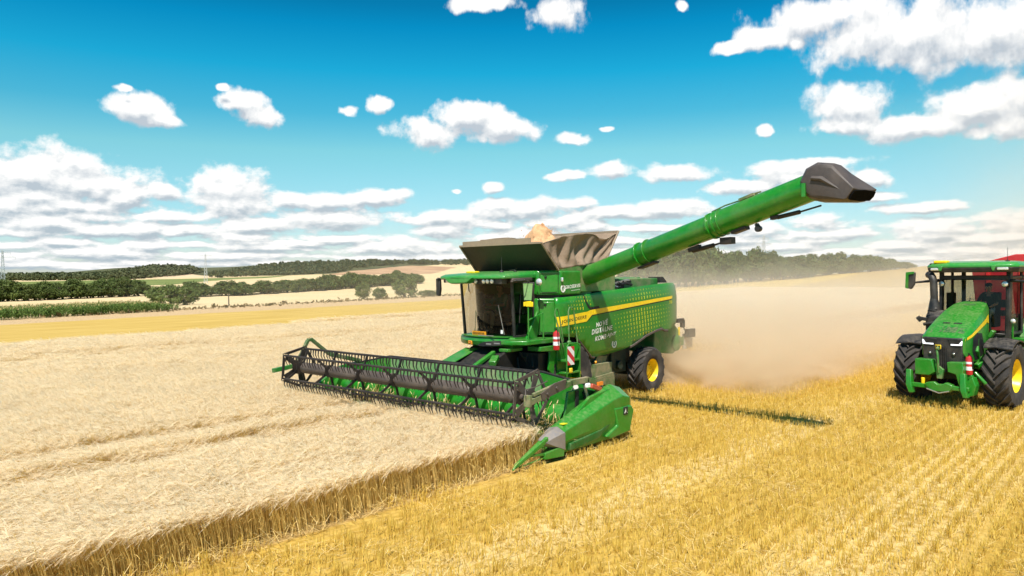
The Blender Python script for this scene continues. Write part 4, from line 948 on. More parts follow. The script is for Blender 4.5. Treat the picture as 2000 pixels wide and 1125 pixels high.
def seated(z, hy=.17, wx=.50, wz=.30):
    J = dict(pelvis=(0, 0, z), waist=(-.03, 0, z+.20), chest=(-.05, 0, z+.44), neck=(-.03, 0, z+.62), head=(.02, 0, z+.76))
    for k, s in (('L', 1), ('R', -1)):
        J['sh'+k] = (-.04, s*.20, z+.53); J['el'+k] = (.14, s*.27, z+.27); J['wr'+k] = (wx-.08, s*hy, z+wz-.02)
        J['hip'+k] = (.03, s*.10, z-.01); J['kn'+k] = (.46, s*.15, z+.06); J['an'+k] = (.52, s*.14, z-.36)
    return J
person('driver', 'driver in a teal green shirt at the steering wheel inside the combine cab', seated(2.70), dict(skin=M['skin'], torso=paint('teal shirt', (.02, .22, .14), .8, .1), legs=paint('sand trousers', (.32, .21, .13), .85, .2), shoe=M['dark']), None, (1.15, 0, 0))

# ---------------------------------------------------------------- tractor (local frame: +x forward, +y left)
TR = (-8.0, 9.50, 0); TRZ = rad(-8)
tr = empty('tractor', TR, TRZ); tag(tr, 'green tractor with black exhaust stack and yellow wheels driving on the stubble at the right', 'tractor')
for s in (1, -1):
    wheel(tr, (0, s*1.15, .92), .92, .66, .47, s, 19, .075); wheel(tr, (-3.05, s*1.2, 1.1), 1.1, .70, .58, s, 20, .075)
mb = MB(); mb.box(-3.3, .6, -.32, .32, .75, 1.25); mb.box(-.2, .2, -.85, .85, .75, 1.0); mb.box(-3.3, -2.8, -.9, .9, .85, 1.35); mb.box(-.9, 1.0, -.42, .42, 1.2, 1.9); mb.build('chassis', M['darkgreen'], tr, .03)
def hood():
    S = [(1.22, .50, 1.98, 1.94, 1.60), (1.14, .555, 2.06, 1.98, 1.45), (.85, .595, 2.22, 2.08, 1.30), (.3, .60, 2.45, 2.27, 1.30), (-.3, .575, 2.68, 2.46, 1.35), (-.8, .50, 2.85, 2.62, 1.45), (-1.08, .42, 2.91, 2.70, 1.5)]
    rings = []
    for x, w, zt, zs, zb_ in S:
        rings.append([(x, -w, zb_), (x, -w, zs), (x, -w*.86, zt-.035), (x, -w*.45, zt), (x, w*.45, zt), (x, w*.86, zt-.035), (x, w, zs), (x, w, zb_)])
    mb = MB(); mb.loft(rings); h = mb.build('hood', M['green'], tr, .015, ang=28)
    xs = np.array([q[0] for q in S])[::-1]
    def zt(x): return float(np.interp(x, xs, np.array([q[2] for q in S])[::-1]))
    def wd(x): return float(np.interp(x, xs, np.array([q[1] for q in S])[::-1]))
    def zs(x): return float(np.interp(x, xs, np.array([q[3] for q in S])[::-1]))
    dk = paint('vent green', (.004, .10, .012), .5, .2)
    for pts, m in ((((.62, -.22), (.62, -.03), (.55, -.03), (.55, -.22)), M['dark']), (((.62, .06), (.62, .27), (.55, .27), (.55, .06)), M['dark']),
                   (((1.05, -.40), (1.07, -.10), (.82, -.06), (.80, -.34)), dk), (((1.07, -.06), (1.07, .26), (.82, .28), (.82, -.02)), dk), (((1.06, .31), (1.04, .46), (.80, .50), (.82, .33)), dk), (((-.65, -.12), (-.65, .2), (-.75, .2), (-.75, -.12)), dk)):
        mb = MB(); mb.add([(x, y, zt(x)+.006-max(0, abs(y)-wd(x)*.45)*.16) for x, y in pts], [(0, 1, 2, 3)]); mb.build('hood_vent', m, h)
    for s in (1, -1):
        mb = MB(); xs2 = [1.16, .85, .5, .1, -.3, -.6]; n = len(xs2)
        P1 = [(x, s*(wd(x)+.008), zs(x)-.02) for x in xs2]; P2 = [(x, s*(wd(x)+.008), zs(x)-.085-.02*i) for i, x in enumerate(xs2)]
        mb.add(P1+P2, [(i, i+1, n+i+1, n+i) for i in range(n-1)]); mb.add([(-.35, s*(.575), 2.46), (-.68, s*.53, 2.56), (-.75, s*.52, 2.30), (-.55, s*.55, 2.30)], [(0, 1, 2, 3)]); mb.build('yellow_flash', M['yellow'], h)
        mb = MB(); mb.add([(x, s*(wd(x)+.008), z) for x, z in ((.75, 1.95), (.45, 2.08), (.05, 2.05), (-.15, 1.70), (.05, 1.34), (.6, 1.34), (.8, 1.6))], [tuple(range(7))]); mb.build('hood_opening', M['dark'], h)
    return h
hd_ = hood()
mb = MB(); mb.loft([[(1.23, -.49, 1.0), (1.23, .49, 1.0), (.6, .56, 1.0), (.6, -.56, 1.0)], [(1.25, -.50, 1.55), (1.25, .50, 1.55), (.6, .56, 1.55), (.6, -.56, 1.55)], [(1.235, -.50, 1.97), (1.235, .50, 1.97), (.6, .5, 1.97), (.6, -.5, 1.97)]])
gr = mb.build('grille', M['black'], tr, .03)
mb = MB()
for k in range(6): mb.bar((1.255, -.13+.052*k, 1.1), (1.262, -.12+.048*k, 1.7), .012, .02)
mb.build('grille_bars', M['dark'], gr)
for s in (1, -1):
    mb = MB(); mb.prism([(s*.14, 1.93), (s*.50, 1.95), (s*.51, 1.78), (s*.46, 1.72), (s*.22, 1.74)], 'x', 1.22, 1.258); hl = mb.build('headlight', M['black'], gr, .01)
    mb = MB(); mb.prism([(s*.22, 1.80), (s*.42, 1.80), (s*.49, 1.90), (s*.51, 1.90), (s*.50, 1.77), (s*.22, 1.76)], 'x', 1.255, 1.266); mb.build('light_strip', M['led'], hl)
    mb = MB(); mb.lathe([(.055, 0), (.05, .03), (.001, .035)], (1.25, s*.30, 1.53), 'x', 14); fl = mb.build('fog_lamp', M['black'], gr); mb = MB(); mb.ball((1.285, s*.30, 1.535), .01, .025, .025); mb.build('lens', M['lens'], fl)
mb = MB(); mb.box(1.25, 1.285, -.17, -.02, 1.64, 1.76); em = mb.build('emblem', M['yellow'], gr, .012); mb = MB(); mb.box(1.284, 1.29, -.155, -.035, 1.655, 1.745); e2 = mb.build('emblem_field', M['darkgreen'], em)
mb = MB(); mb.tube([(1.295, -.14, 1.68), (1.295, -.10, 1.71), (1.295, -.05, 1.68)], .007, 5); mb.tube([(1.295, -.10, 1.71), (1.295, -.11, 1.735)], .005, 5); mb.build('emblem_deer', M['yellow'], em)
# front hitch
mb = MB()
mb.prism([(-.62, .92), (-.62, 1.36), (-.18, 1.36), (-.10, 1.02), (-.25, .92)], 'x', 1.1, 1.5); mb.prism([(.20, 1.32), (.60, 1.34), (.60, .75), (.50, .70), (.42, 1.0), (.22, 1.05)], 'x', 1.1, 1.5)
hi = mb.build('front_hitch', M['green'], tr, .02)
mb = MB(); mb.prism([(-.36, .66), (-.30, .73), (-.10, .76), (-.02, .70), (.10, .70), (.18, .76), (.36, .70), (.36, .62), (.28, .50), (-.2, .50), (-.28, .60)], 'x', 1.35, 1.55); mb.bar((1.45, -.75, .62), (1.45, .75, .62), .14, .12)
for y in (-.80, .58): mb.loft([[(1.35, y-.06, 1.02), (1.5, y-.06, 1.05), (1.5, y+.08, 1.05), (1.35, y+.08, 1.02)], [(1.35, y-.03, .62), (1.6, y-.03, .62), (1.6, y+.12, .62), (1.35, y+.12, .62)], [(1.4, y+.05, .40), (1.6, y+.05, .40), (1.6, y+.17, .40), (1.4, y+.17, .40)]])
mb.prism([(.62, .40), (.82, .45), (.88, .72), (.80, .95), (.62, .8)], 'x', 1.1, 1.4); mb.build('lower_link', M['green'], hi, .02)
mb = MB(); mb.tube([(1.50, -.05, 1.66), (1.52, -.02, 1.5), (1.5, 0, 1.0)], .03, 8); mb.prism([(-.05, .85), (.08, .85), (.12, 1.1), (0, 1.2), (-.06, 1.05)], 'x', 1.4, 1.5); mb.lathe([(.05, -.03), (.05, .03)], (1.5, -.02, 1.68), 'y', 12, cap=True); mb.build('top_link', M['greendust'], hi, .01)
mb = MB(); mb.tube([(1.58, -.28, .56), (1.62, .05, .47), (1.6, .3, .54)], .018, 6); mb.build('hitch_bar', M['steel'], hi); mb = MB(); mb.tube([(1.45, -.42, .66), (1.45, -.42, .84)], .05, 10); mb.build('hydraulic_cap', M['yellow'], hi, .01)
mb = MB(); mb.bar((1.2, .62, 1.05), (1.2, .82, .72), .14, .14); mb.tube([(1.0, .72, 1.05), (1.0, 1.0, .75)], .05, 8); mb.bar((-.1, .5, 1.1), (.5, .62, 1.65), .08, .2); mb.bar((.5, .55, 1.15), (.1, .75, 1.35), .3, .15); mb.bar((-.5, .62, 1.9), (-.5, .72, 2.1), .2, .1); mb.build('axle_bracket', M['green'], tr, .02)
for s in (1, -1):     # fenders over the front tyres
    mb = MB(); n = 12; rings = []
    for i in range(n+1):
        a = rad(52+76*i/n); rr = 1.0; x, z = rr*math.cos(a), .92+rr*math.sin(a)
        rings.append([(x, s*(.80), z), (x, s*1.1, z+.03), (x, s*1.50, z-.02), (x, s*1.50, z-.05), (x, s*1.1, z), (x, s*.80, z-.03)])
    mb.loft(rings); mb.bar((0, s*.6, 1.7), (0, s*.95, 1.93), .1, .08); mb.build('fender', M['black'], tr, ang=40)
    mb = MB(); rings = []
    for i in range(n+1):
        a = rad(20+120*i/n); x, z = -3.05+1.25*math.cos(a), 1.1+1.25*math.sin(a); rings.append([(x, s*.75, z), (x, s*1.5, z), (x, s*1.5, z-.04), (x, s*.75, z-.04)])
    mb.loft(rings); mb.build('fender', M['greendust'], tr)
# exhaust stack and filter housing
mb = MB(); mb.prism([(-.55, 1.5), (-.55, 2.45), (-.75, 2.62), (-1.12, 2.62), (-1.12, 1.5)], 'y', -1.13, -.66); mb.box(-.95, -.7, -1.12, -.85, 2.6, 2.72); ex = mb.build('exhaust_housing', M['black'], tr, .05)
mb = MB(); mb.tube([(-.85, -.98, 2.6), (-.85, -.98, 2.78), (-.85, -.99, 3.0)], [.17, .15, .10], 14); mb.tube([(-.85, -.98, 2.9), (-.85, -1.0, 3.50), (-.87, -1.04, 3.60), (-.92, -1.10, 3.68), (-1.0, -1.20, 3.70)], [.105, .105, .11, .11, .105], 16); mb.build('exhaust_pipe', M['black'], ex)
mb = MB(); mb.bar((-.5, -1.05, 2.35), (-.5, -1.28, 2.38), .1, .1); mb.bar((-.5, -1.22, 2.3), (-.5, -1.32, 2.42), .08, .12); mb.tube([(-.5, -1.0, 2.5), (-.5, -1.03, 2.62), (-.5, -.93, 2.64)], .02, 6); mb.tube([(-.5, -1.15, 2.2), (-.5, -.85, 2.25)], .05, 8); mb.build('camera_bracket', M['black'], ex, .01)
# cab
mb = MB(); mb.box(-2.9, -1.1, -.86, .86, 1.65, 1.95); mb.prism([(-1.1, 1.95), (-1.1, 2.75), (-1.35, 2.85), (-1.5, 2.4), (-1.5, 1.95)], 'y', -.55, .30); tcab = mb.build('cab', M['dark'], tr, .03)
mb = MB()
for s in (1, -1):
    mb.bar((-1.12, s*.88, 1.75), (-1.22, s*.90, 3.80), .12, .14); mb.bar((-2.15, s*.93, 1.95), (-2.15, s*.93, 3.80), .08, .07); mb.bar((-2.95, s*.88, 1.95), (-2.90, s*.86, 3.80), .12, .10); mb.bar((-1.15, s*.92, 1.98), (-2.9, s*.92, 1.98), .08, .08); mb.bar((-1.2, s*.92, 3.60), (-2.9, s*.9, 3.62), .10, .10)
mb.bar((-1.2, -.9, 3.60), (-1.2, .9, 3.60), .14, .14); mb.bar((-2.92, -.88, 3.6), (-2.92, .88, 3.6), .08, .1); mb.build('cab_pillars', M['black'], tcab, .02)
mb = MB(); mb.tube([(-1.02, .34, 2.9), (-1.08, .42, 2.6), (-1.06, .46, 2.1), (-1.04, .52, 1.98), (-1.04, .84, 1.96)], .03, 6); mb.build('windscreen_seal', M['black'], tcab)
nfr = 10; V = []; 
for z, x in ((1.95, -1.06), (3.56, -1.14)): V += [(x+.10*(1-(2*i/nfr-1)**2), -.86+1.72*i/nfr, z) for i in range(nfr+1)]
mesh_obj('windscreen', V, [(i, i+1, nfr+2+i, nfr+1+i) for i in range(nfr)], M['clear'], tcab, True)
for s in (1, -1): mesh_obj('side_window', [(-1.2, s*.92, 2.0), (-2.88, s*.90, 2.0), (-2.86, s*.90, 3.58), (-1.24, s*.92, 3.58)], [(0, 1, 2, 3)], M['clear'], tcab)
mesh_obj('rear_window', [(-2.93, -.85, 2.3), (-2.93, .85, 2.3), (-2.91, .85, 3.55), (-2.91, -.85, 3.55)], [(0, 1, 2, 3)], M['clear'], tcab)
RT_ = [(-.80, -1.05), (-.74, -.6), (-.74, .6), (-.80, 1.05), (-.95, 1.22), (-2.8, 1.22), (-3.1, .9), (-3.1, -.9), (-2.8, -1.22), (-.95, -1.22)]
mb = MB(); mb.loft([[(x, y, 3.80) for x, y in RT_], [(x, y, 3.87) for x, y in RT_], [(-1.9+(x+1.9)*.93, y*.93, 3.95) for x, y in RT_], [(-1.9+(x+1.9)*.6, y*.6, 4.0) for x, y in RT_]]); tro = mb.build('cab_roof', M['roofgreen'], tcab, .02, ang=25); tro.location.z = .10
mb = MB(); mb.loft([[(-1.9+(x+1.9)*.97, y*.97, 3.66) for x, y in RT_], [(-1.9+(x+1.9)*1.0, y*1.0, 3.80) for x, y in RT_]]); mb.build('roof_underside', M['black'], tro, .02)
mb = MB()
for y0, y1 in ((-.86, -.70), (.55, .70)): mb.prism([(y0, 3.86), (y1, 3.86), (y1-.05, 3.70), (y0+.05, 3.70)], 'x', -.80, -.72)
mb.build('roof_visor', M['roofgreen'], tro, .02)
mb = MB(); mb.bar((-.95, -1.0, 3.98), (-.95, -.62, 3.98), .26, .09); mb.build('position_receiver', M['yellow'], tro, .03)
mb = MB(); mb.lathe([(.07, 0), (.06, .04), (.015, .06), (.006, .1), (.005, .42)], (-1.2, .85, 3.95), 'z', 10); mb.build('aerial', M['dark'], tro); mb = MB(); mb.ball((-.95, -1.1, 3.92), .05, .05, .03); mb.build('roof_beacon', M['dark'], tro)
for y0, y1 in ((.72, 1.0), (-1.05, -.8)):
    mb = MB(); mb.box(-.80, -.73, y0, y1, 3.72, 3.80); mb.build('roof_lamp', M['lens'], tro, .02)
for s in (1, -1):
    mb = MB(); mb.lathe([(.09, 0), (.095, .04), (.08, .07), (.001, .075)], (-1.08, s*.84, 3.42), 'x', 12); wl = mb.build('work_lamp', M['black'], tcab); mb = MB(); mb.lathe([(.078, .072), (.06, .085), (.001, .088)], (-1.08, s*.84, 3.42), 'x', 12); mb.build('lens', M['lens'], wl)
    mb = MB(); mb.tube([(-1.15, s*.95, 3.52), (-1.1, s*1.2, 3.50), (-1.05, s*1.62, 3.46)], [.05, .04, .03], 8); mb.build('mirror_arm', M['black'], tcab)
    mb = MB(); mb.prism([(s*1.60, 3.42), (s*1.86, 3.52), (s*1.86, 3.78), (s*1.62, 3.80)] if False else [(s*1.60, 3.78), (s*1.86, 3.76), (s*1.88, 3.30), (s*1.72, 3.24), (s*1.62, 3.40)], 'x', -1.12, -1.02); mi = mb.build('mirror', M['black'], tcab, .03)
    mb = MB(); mb.prism([(s*1.62, 3.80), (s*1.87, 3.78), (s*1.89, 3.29), (s*1.80, 3.26), (s*1.79, 3.70), (s*1.63, 3.73)], 'x', -1.03, -.99); mb.build('mirror_shell', M['green'], mi, .01)
mb = MB(); mb.box(-2.35, -1.85, -.15, .35, 2.1, 2.45); mb.prism([(-2.3, 2.4), (-2.2, 2.4), (-2.3, 3.15), (-2.42, 3.15)], 'y', -.16, .36); mb.box(-2.2, -1.8, .46, .60, 2.45, 2.62); mb.box(-2.7, -1.9, .60, .84, 1.95, 2.5); mb.build('seat', M['seat'], tcab, .04)
mb = MB(); mb.tube([(-1.35, .1, 2.4), (-1.55, .1, 2.72)], .04, 8); mb.tube([(-1.58+.10*math.sin(a), .1+.19*math.cos(a), 2.76+.12*math.sin(a)) for a in np.linspace(0, 2*math.pi, 21)], .016, 6); mb.box(-1.6, -1.55, .52, .8, 2.72, 2.95); mb.tube([(-1.2, -.15, 2.7), (-1.15, -.1, 3.0)], .012, 6); mb.box(-1.5, -1.3, -.8, -.6, 2.1, 3.15); mb.build('steering_column', M['dark'], tcab)
mb = MB(); mb.box(-2.6, -1.5, .88, 1.25, 1.0, 1.85); mb.box(-1.5, -1.2, .86, 1.2, 1.70, 1.76); mb.box(-1.45, -1.2, .9, 1.2, 1.35, 1.40); mb.box(-1.45, -1.2, .9, 1.2, 1.0, 1.05); mb.bar((-1.15, 1.0, 1.8), (-1.15, 1.0, 2.4), .05, .05); mb.build('step_tank', M['green'], tr, .03)
mb = MB(); mb.ball((-1.1, 1.02, 2.35), .05, .07, .07); mb.build('side_lamp', M['lens'], tr)
def tloc(x, y, z):
    c, s = math.cos(TRZ), math.sin(TRZ); return (TR[0]+c*x-s*y, TR[1]+s*x+c*y, z)
f2 = empty('fire_extinguisher', tloc(1.22, .66, 1.0), TRZ); tag(f2, 'red fire extinguisher mounted at the front corner of the tractor', 'fire extinguisher', 'fire extinguishers on the machines'); extinguisher(f2)
person('driver', 'driver in a dark green shirt and pale grey trousers seated inside the tractor cab', seated(2.55, .17, .52, .22), dict(skin=paint('shaded skin', (.42, .22, .15), .5, 0), torso=paint('dark green shirt', (.035, .05, .022), .8, .1), legs=paint('pale trousers', (.55, .56, .54), .8, .1), shoe=M['dark']), M['dark'], tloc(-2.05, .12, 0), TRZ)
# red trailer behind the tractor
tl = empty('grain_trailer', (-15.2, 10.60, -.19), rad(-3)); tag(tl, 'red grain trailer with a peaked front board towed behind the tractor', 'trailer')
mb = MB(); mb.loft([[(3.0, -1.15, 1.3), (3.0, 1.15, 1.3), (-3.5, 1.15, 1.3), (-3.5, -1.15, 1.3)], [(3.1, -1.4, 4.20), (3.1, 1.4, 4.20), (-3.6, 1.4, 4.20), (-3.6, -1.4, 4.20)]]); tb = mb.build('trailer_body', M['maroon'], tl, .03)
mb = MB(); mb.prism([(-1.42, 4.18), (1.42, 4.18), (.15, 4.52), (-.15, 4.52)], 'x', 3.0, 3.1); mb.build('gable_board', M['red'], tb, .02); mb = MB(); mb.prism([(-1.42, 4.18), (1.42, 4.18), (.15, 4.52), (-.15, 4.52)], 'x', -3.6, -3.5); mb.build('gable_board', M['red'], tb, .02)
mb = MB()
for y in (-.9, 0, .9): mb.box(3.06, 3.14, y-.06, y+.06, 1.3, 4.15)
mb.bar((3.12, -1.4, 4.15), (3.12, 1.4, 4.15), .08, .1); mb.build('body_rib', M['red'], tb)
mb = MB(); mb.box(-3.3, 3.0, -.5, .5, .95, 1.3); mb.bar((3.0, 0, .95), (4.6, 0, .75), .18, .16); mb.build('trailer_frame', M['dark'], tl)
for x in (-1.9, -.3):
    for s in (1, -1): wheel(tl, (x, s*1.0, .6), .6, .45, .3, s, 16, .02, 'maroon')
# ---------------------------------------------------------------- crops: one object each, tiles of stalks scattered over the field
def straw_mat(name, c0, c1, trans=.25, rough=.7, var_scale=.5):
    m, t, b, out = mat(name)
    rnd = t('NewGeometry').outputs['Random Per Island']; p = t('NewGeometry').outputs['Position']
    c = t.mix(rnd, c0, c1); c = t.mix(t.ramp(t.noise(p, var_scale, 4, .6), .35, .7, 0, .22), c, tuple(v*.80 for v in c0))
    t.l.new(c, b.inputs['Base Color']); b.inputs['Roughness'].default_value = rough; b.inputs['Specular IOR Level'].default_value = .2
    tl_ = t('BsdfTranslucent'); t.l.new(c, tl_.inputs[0]); ms = t('MixShader', i_0=trans); t.l.new(b.outputs[0], ms.inputs[1]); t.l.new(tl_.outputs[0], ms.inputs[2]); t.l.new(ms.outputs[0], out.inputs[0])
    return m
M['ear'] = straw_mat('ripe wheat ears', (.98, .82, .56), (.99, .89, .67), .42)
M['stalk'] = straw_mat('wheat stalks', (.66, .44, .11), (.88, .65, .24), .25)
M['stub'] = straw_mat('stubble', (.58, .38, .055), (.80, .58, .14), .2)
M['chaffm'] = straw_mat('loose straw', (.66, .47, .15), (.84, .66, .32), .2)
def strips(P, W, side):
    """P (n,k,3) polylines, W (n,k) widths, side (n,3): ribbons"""
    n, k, _ = P.shape; A = P-side[:, None]*W[..., None]/2; B = P+side[:, None]*W[..., None]/2
    V = np.stack([A, B], 2).reshape(-1, 3); F = []
    base = (np.arange(n)*k*2)[:, None]+np.arange(k-1)*2
    F = np.stack([base, base+1, base+3, base+2], -1).reshape(-1, 4); return V, F
def wheat_tile(seed, size, count):
    g = np.random.default_rng(seed); n = count
    xy = g.uniform(-size/2, size/2, (n, 2)); h = g.normal(.60, .045, n)*(1+.0*xy[:, 0])
    lean = np.array([.13, -.01])+g.normal(0, .045, (n, 2)); ang = g.uniform(0, math.pi, n); side = np.stack([np.cos(ang), np.sin(ang), 0*ang], 1)
    Z = np.array([0, .5, .92, 1.0]); P = np.zeros((n, 4, 3)); P[..., 2] = h[:, None]*Z; P[..., :2] = xy[:, None]+lean[:, None]*(Z**2)[:, None]
    V1, F1 = strips(P, np.tile([.006, .006, .005, .004], (n, 1)), side)
    top = P[:, 3]; da = np.stack([.75+g.normal(0, .22, n), -.05+g.normal(0, .22, n), g.uniform(-.25, .65, n)], 1); da /= np.linalg.norm(da, axis=1)[:, None]
    E = np.zeros((n, 4, 3)); L = g.uniform(.08, .11, n); droop = np.array([0, .0, -.012, -.035])
    for i, f in enumerate((0, .35, .75, 1)): E[:, i] = top+da*(L*f)[:, None]; E[:, i, 2] += droop[i]
    V2, F2 = strips(E, np.tile([.006, .013, .012, .004], (n, 1)), side)
    Vs, Fs, Ks = [V1, V2], [F1, F2+len(V1)], [np.zeros(len(F1), int), np.ones(len(F2), int)]; off = len(V1)+len(V2)
    for q in range(6):
        d = da+g.normal(0, .17, (n, 3)); d /= np.linalg.norm(d, axis=1)[:, None]; Q = np.zeros((n, 3, 3)); l = g.uniform(.10, .17, n)
        for i, f in enumerate((0, .5, 1)): Q[:, i] = E[:, 1+(q % 3)]+d*(l*f)[:, None]; Q[:, i, 2] -= .03*f*f
        V, F = strips(Q, np.tile([.006, .0045, .002], (n, 1)), side[::-1]); Vs.append(V); Fs.append(F+off); Ks.append(np.ones(len(F), int)); off += len(V)
    nl = n//2; s2 = g.integers(0, n, nl); Q = np.zeros((nl, 3, 3)); d = g.normal(0, 1, (nl, 3)); d[:, 2] = .2; d /= np.linalg.norm(d, axis=1)[:, None]
    f0 = g.uniform(.3, .75, nl)
    for i, f in enumerate((0, .5, 1)): Q[:, i] = P[s2, 0]*(1-f0[:, None])+P[s2, 2]*f0[:, None]+d*(.13*f); Q[:, i, 2] -= .07*f*f
    V, F = strips(Q, np.tile([.006, .009, .003], (nl, 1)), side[s2]); Vs.append(V); Fs.append(F+off); Ks.append(np.zeros(len(F), int))
    return np.concatenate(Vs), np.concatenate(Fs), np.concatenate(Ks)
def stub_tile(seed, size, rows=5, per=46, litter=12):
    g = np.random.default_rng(seed); Vs, Fs, Ks = [], [], []; off = 0; n = rows*per
    row = np.repeat(np.arange(rows), per); y = -size/2+(row+.5)*size/rows+g.normal(0, .046, n); cl = g.uniform(-size/2, size/2, (rows, 12))
    x = cl[row, g.integers(0, 12, n)]+g.normal(0, .035, n); h = g.normal(.13, .03, n).clip(.04, .22); lean = g.normal(0, .035, (n, 2)); ang = g.uniform(0, math.pi, n); side = np.stack([np.cos(ang), np.sin(ang), 0*ang], 1)
    P = np.zeros((n, 2, 3)); P[:, 0, 0] = x; P[:, 0, 1] = y; P[:, 1] = P[:, 0]; P[:, 1, :2] += lean; P[:, 1, 2] = h
    V, F = strips(P, np.tile([.008, .0075], (n, 1)), side); Vs.append(V); Fs.append(F); Ks.append(np.zeros(len(F), int)); off = len(V)
    n = litter; c = np.stack([g.uniform(-size/2, size/2, n), g.uniform(-size/2, size/2, n), g.uniform(.02, .10, n)], 1); a = g.uniform(0, 2*math.pi, n); d = np.stack([np.cos(a), np.sin(a), g.normal(0, .2, n)], 1); l = g.uniform(.04, .16, n)
    P = np.stack([c-d*l[:, None], c+d*l[:, None]], 1); V, F = strips(P, np.tile([.007, .007], (n, 1)), np.stack([-np.sin(a), np.cos(a), 0*a], 1)); Vs.append(V); Fs.append(F+off); Ks.append(np.ones(len(F), int))
    return np.concatenate(Vs), np.concatenate(Fs), np.concatenate(Ks)
def scatter(name, tiles, pts, pick, rot, scl, mats):
    Vs = [np.asarray(pts)]; tid = [np.full(len(pts), -1)]; F = []; K = []; off = len(pts)
    for i, (v, f, k) in enumerate(tiles): Vs.append(v); tid.append(np.full(len(v), i)); F.append(f+off); K.append(k); off += len(v)
    V = np.concatenate(Vs); tid = np.concatenate(tid); F = np.concatenate(F); K = np.concatenate(K)
    me = bpy.data.meshes.new(name); me.vertices.add(len(V)); me.vertices.foreach_set('co', V.ravel()); me.loops.add(F.size); me.loops.foreach_set('vertex_index', F.ravel())
    me.polygons.add(len(F)); me.polygons.foreach_set('loop_start', np.arange(len(F))*4); me.polygons.foreach_set('loop_total', np.full(len(F), 4)); me.polygons.foreach_set('material_index', K); me.update(calc_edges=True)
    for m in mats: me.materials.append(m)
    def att(nm, typ, key, arr): a = me.attributes.new(nm, typ, 'POINT'); a.data.foreach_set(key, np.ascontiguousarray(arr).ravel())
    pad = len(V)-len(pts)
    att('tile', 'INT', 'value', tid); att('pick', 'INT', 'value', np.concatenate([pick, np.zeros(pad, int)]))
    att('rot', 'FLOAT_VECTOR', 'vector', np.concatenate([np.stack([0*rot, 0*rot, rot], 1), np.zeros((pad, 3))])); att('scl', 'FLOAT_VECTOR', 'vector', np.concatenate([scl, np.ones((pad, 3))]))
    o = bpy.data.objects.new(name, me); COL.objects.link(o)
    ng = bpy.data.node_groups.new(name+' scatter', 'GeometryNodeTree'); ng.interface.new_socket('Geometry', in_out='INPUT', socket_type='NodeSocketGeometry'); ng.interface.new_socket('Geometry', in_out='OUTPUT', socket_type='NodeSocketGeometry')
    N, Lk = ng.nodes, ng.links; gi = N.new('NodeGroupInput'); go = N.new('NodeGroupOutput')
    na = N.new('GeometryNodeInputNamedAttribute'); na.data_type = 'INT'; na.inputs[0].default_value = 'tile'
    def sel(k):
        c = N.new('FunctionNodeCompare'); c.data_type = 'INT'; c.operation = 'EQUAL'
        ins = [s for s in c.inputs if s.type == 'INT']; Lk.new(na.outputs[0], ins[0]); ins[1].default_value = k
        s = N.new('GeometryNodeSeparateGeometry'); s.domain = 'POINT'; Lk.new(gi.outputs[0], s.inputs[0]); Lk.new(c.outputs[0], s.inputs[1]); return s.outputs[0]
    jn = N.new('GeometryNodeJoinGeometry')
    for k in range(len(tiles)):
        g2 = N.new('GeometryNodeGeometryToInstance'); Lk.new(sel(k), g2.inputs[0]); Lk.new(g2.outputs[0], jn.inputs[0])
    ip = N.new('GeometryNodeInstanceOnPoints'); Lk.new(sel(-1), ip.inputs['Points']); Lk.new(jn.outputs[0], ip.inputs['Instance']); ip.inputs['Pick Instance'].default_value = True
    for nm, typ, sk in (('pick', 'INT', 'Instance Index'), ('rot', 'FLOAT_VECTOR', 'Rotation'), ('scl', 'FLOAT_VECTOR', 'Scale')):
        q = N.new('GeometryNodeInputNamedAttribute'); q.data_type = typ; q.inputs[0].default_value = nm; Lk.new(q.outputs[0], ip.inputs[sk])
    Lk.new(ip.outputs[0], go.inputs[0])
    md = o.modifiers.new('scatter', 'NODES'); md.node_group = ng
    return o
def in_view(x, y, margin=.74):
    dx, dy = x-CX, y-CY; D = np.hypot(dx, dy); a = np.arctan2(dy, dx)-(YAW0-2*math.pi); a = (a+math.pi) % (2*math.pi)-math.pi
    return (np.abs(a) < margin) | (D < 6)
def edge_y(x): return 4.55+.10*np.sin(x*1.7)*np.sin(x*.43+1)
def is_wheat(x, y): return (y < edge_y(x)) & (y > -30.0+.205*x) & ((x > 4.62) | (y < -4.62))
def grid(step, x0, x1, y0, y1, g, jit=.25):
    X, Y = np.meshgrid(np.arange(x0, x1, step), np.arange(y0, y1, step)); X = X.ravel()+g.uniform(-jit, jit, X.size)*step; Y = Y.ravel()+g.uniform(-jit, jit, Y.size)*step; return X, Y
def low_noise(x, y, s):
    return (np.sin(x*s+1.3*np.sin(y*s*.7))+np.sin(y*s*1.3+1.1*np.sin(x*s*.9+2))+np.sin((x+y)*s*.6+3))/3
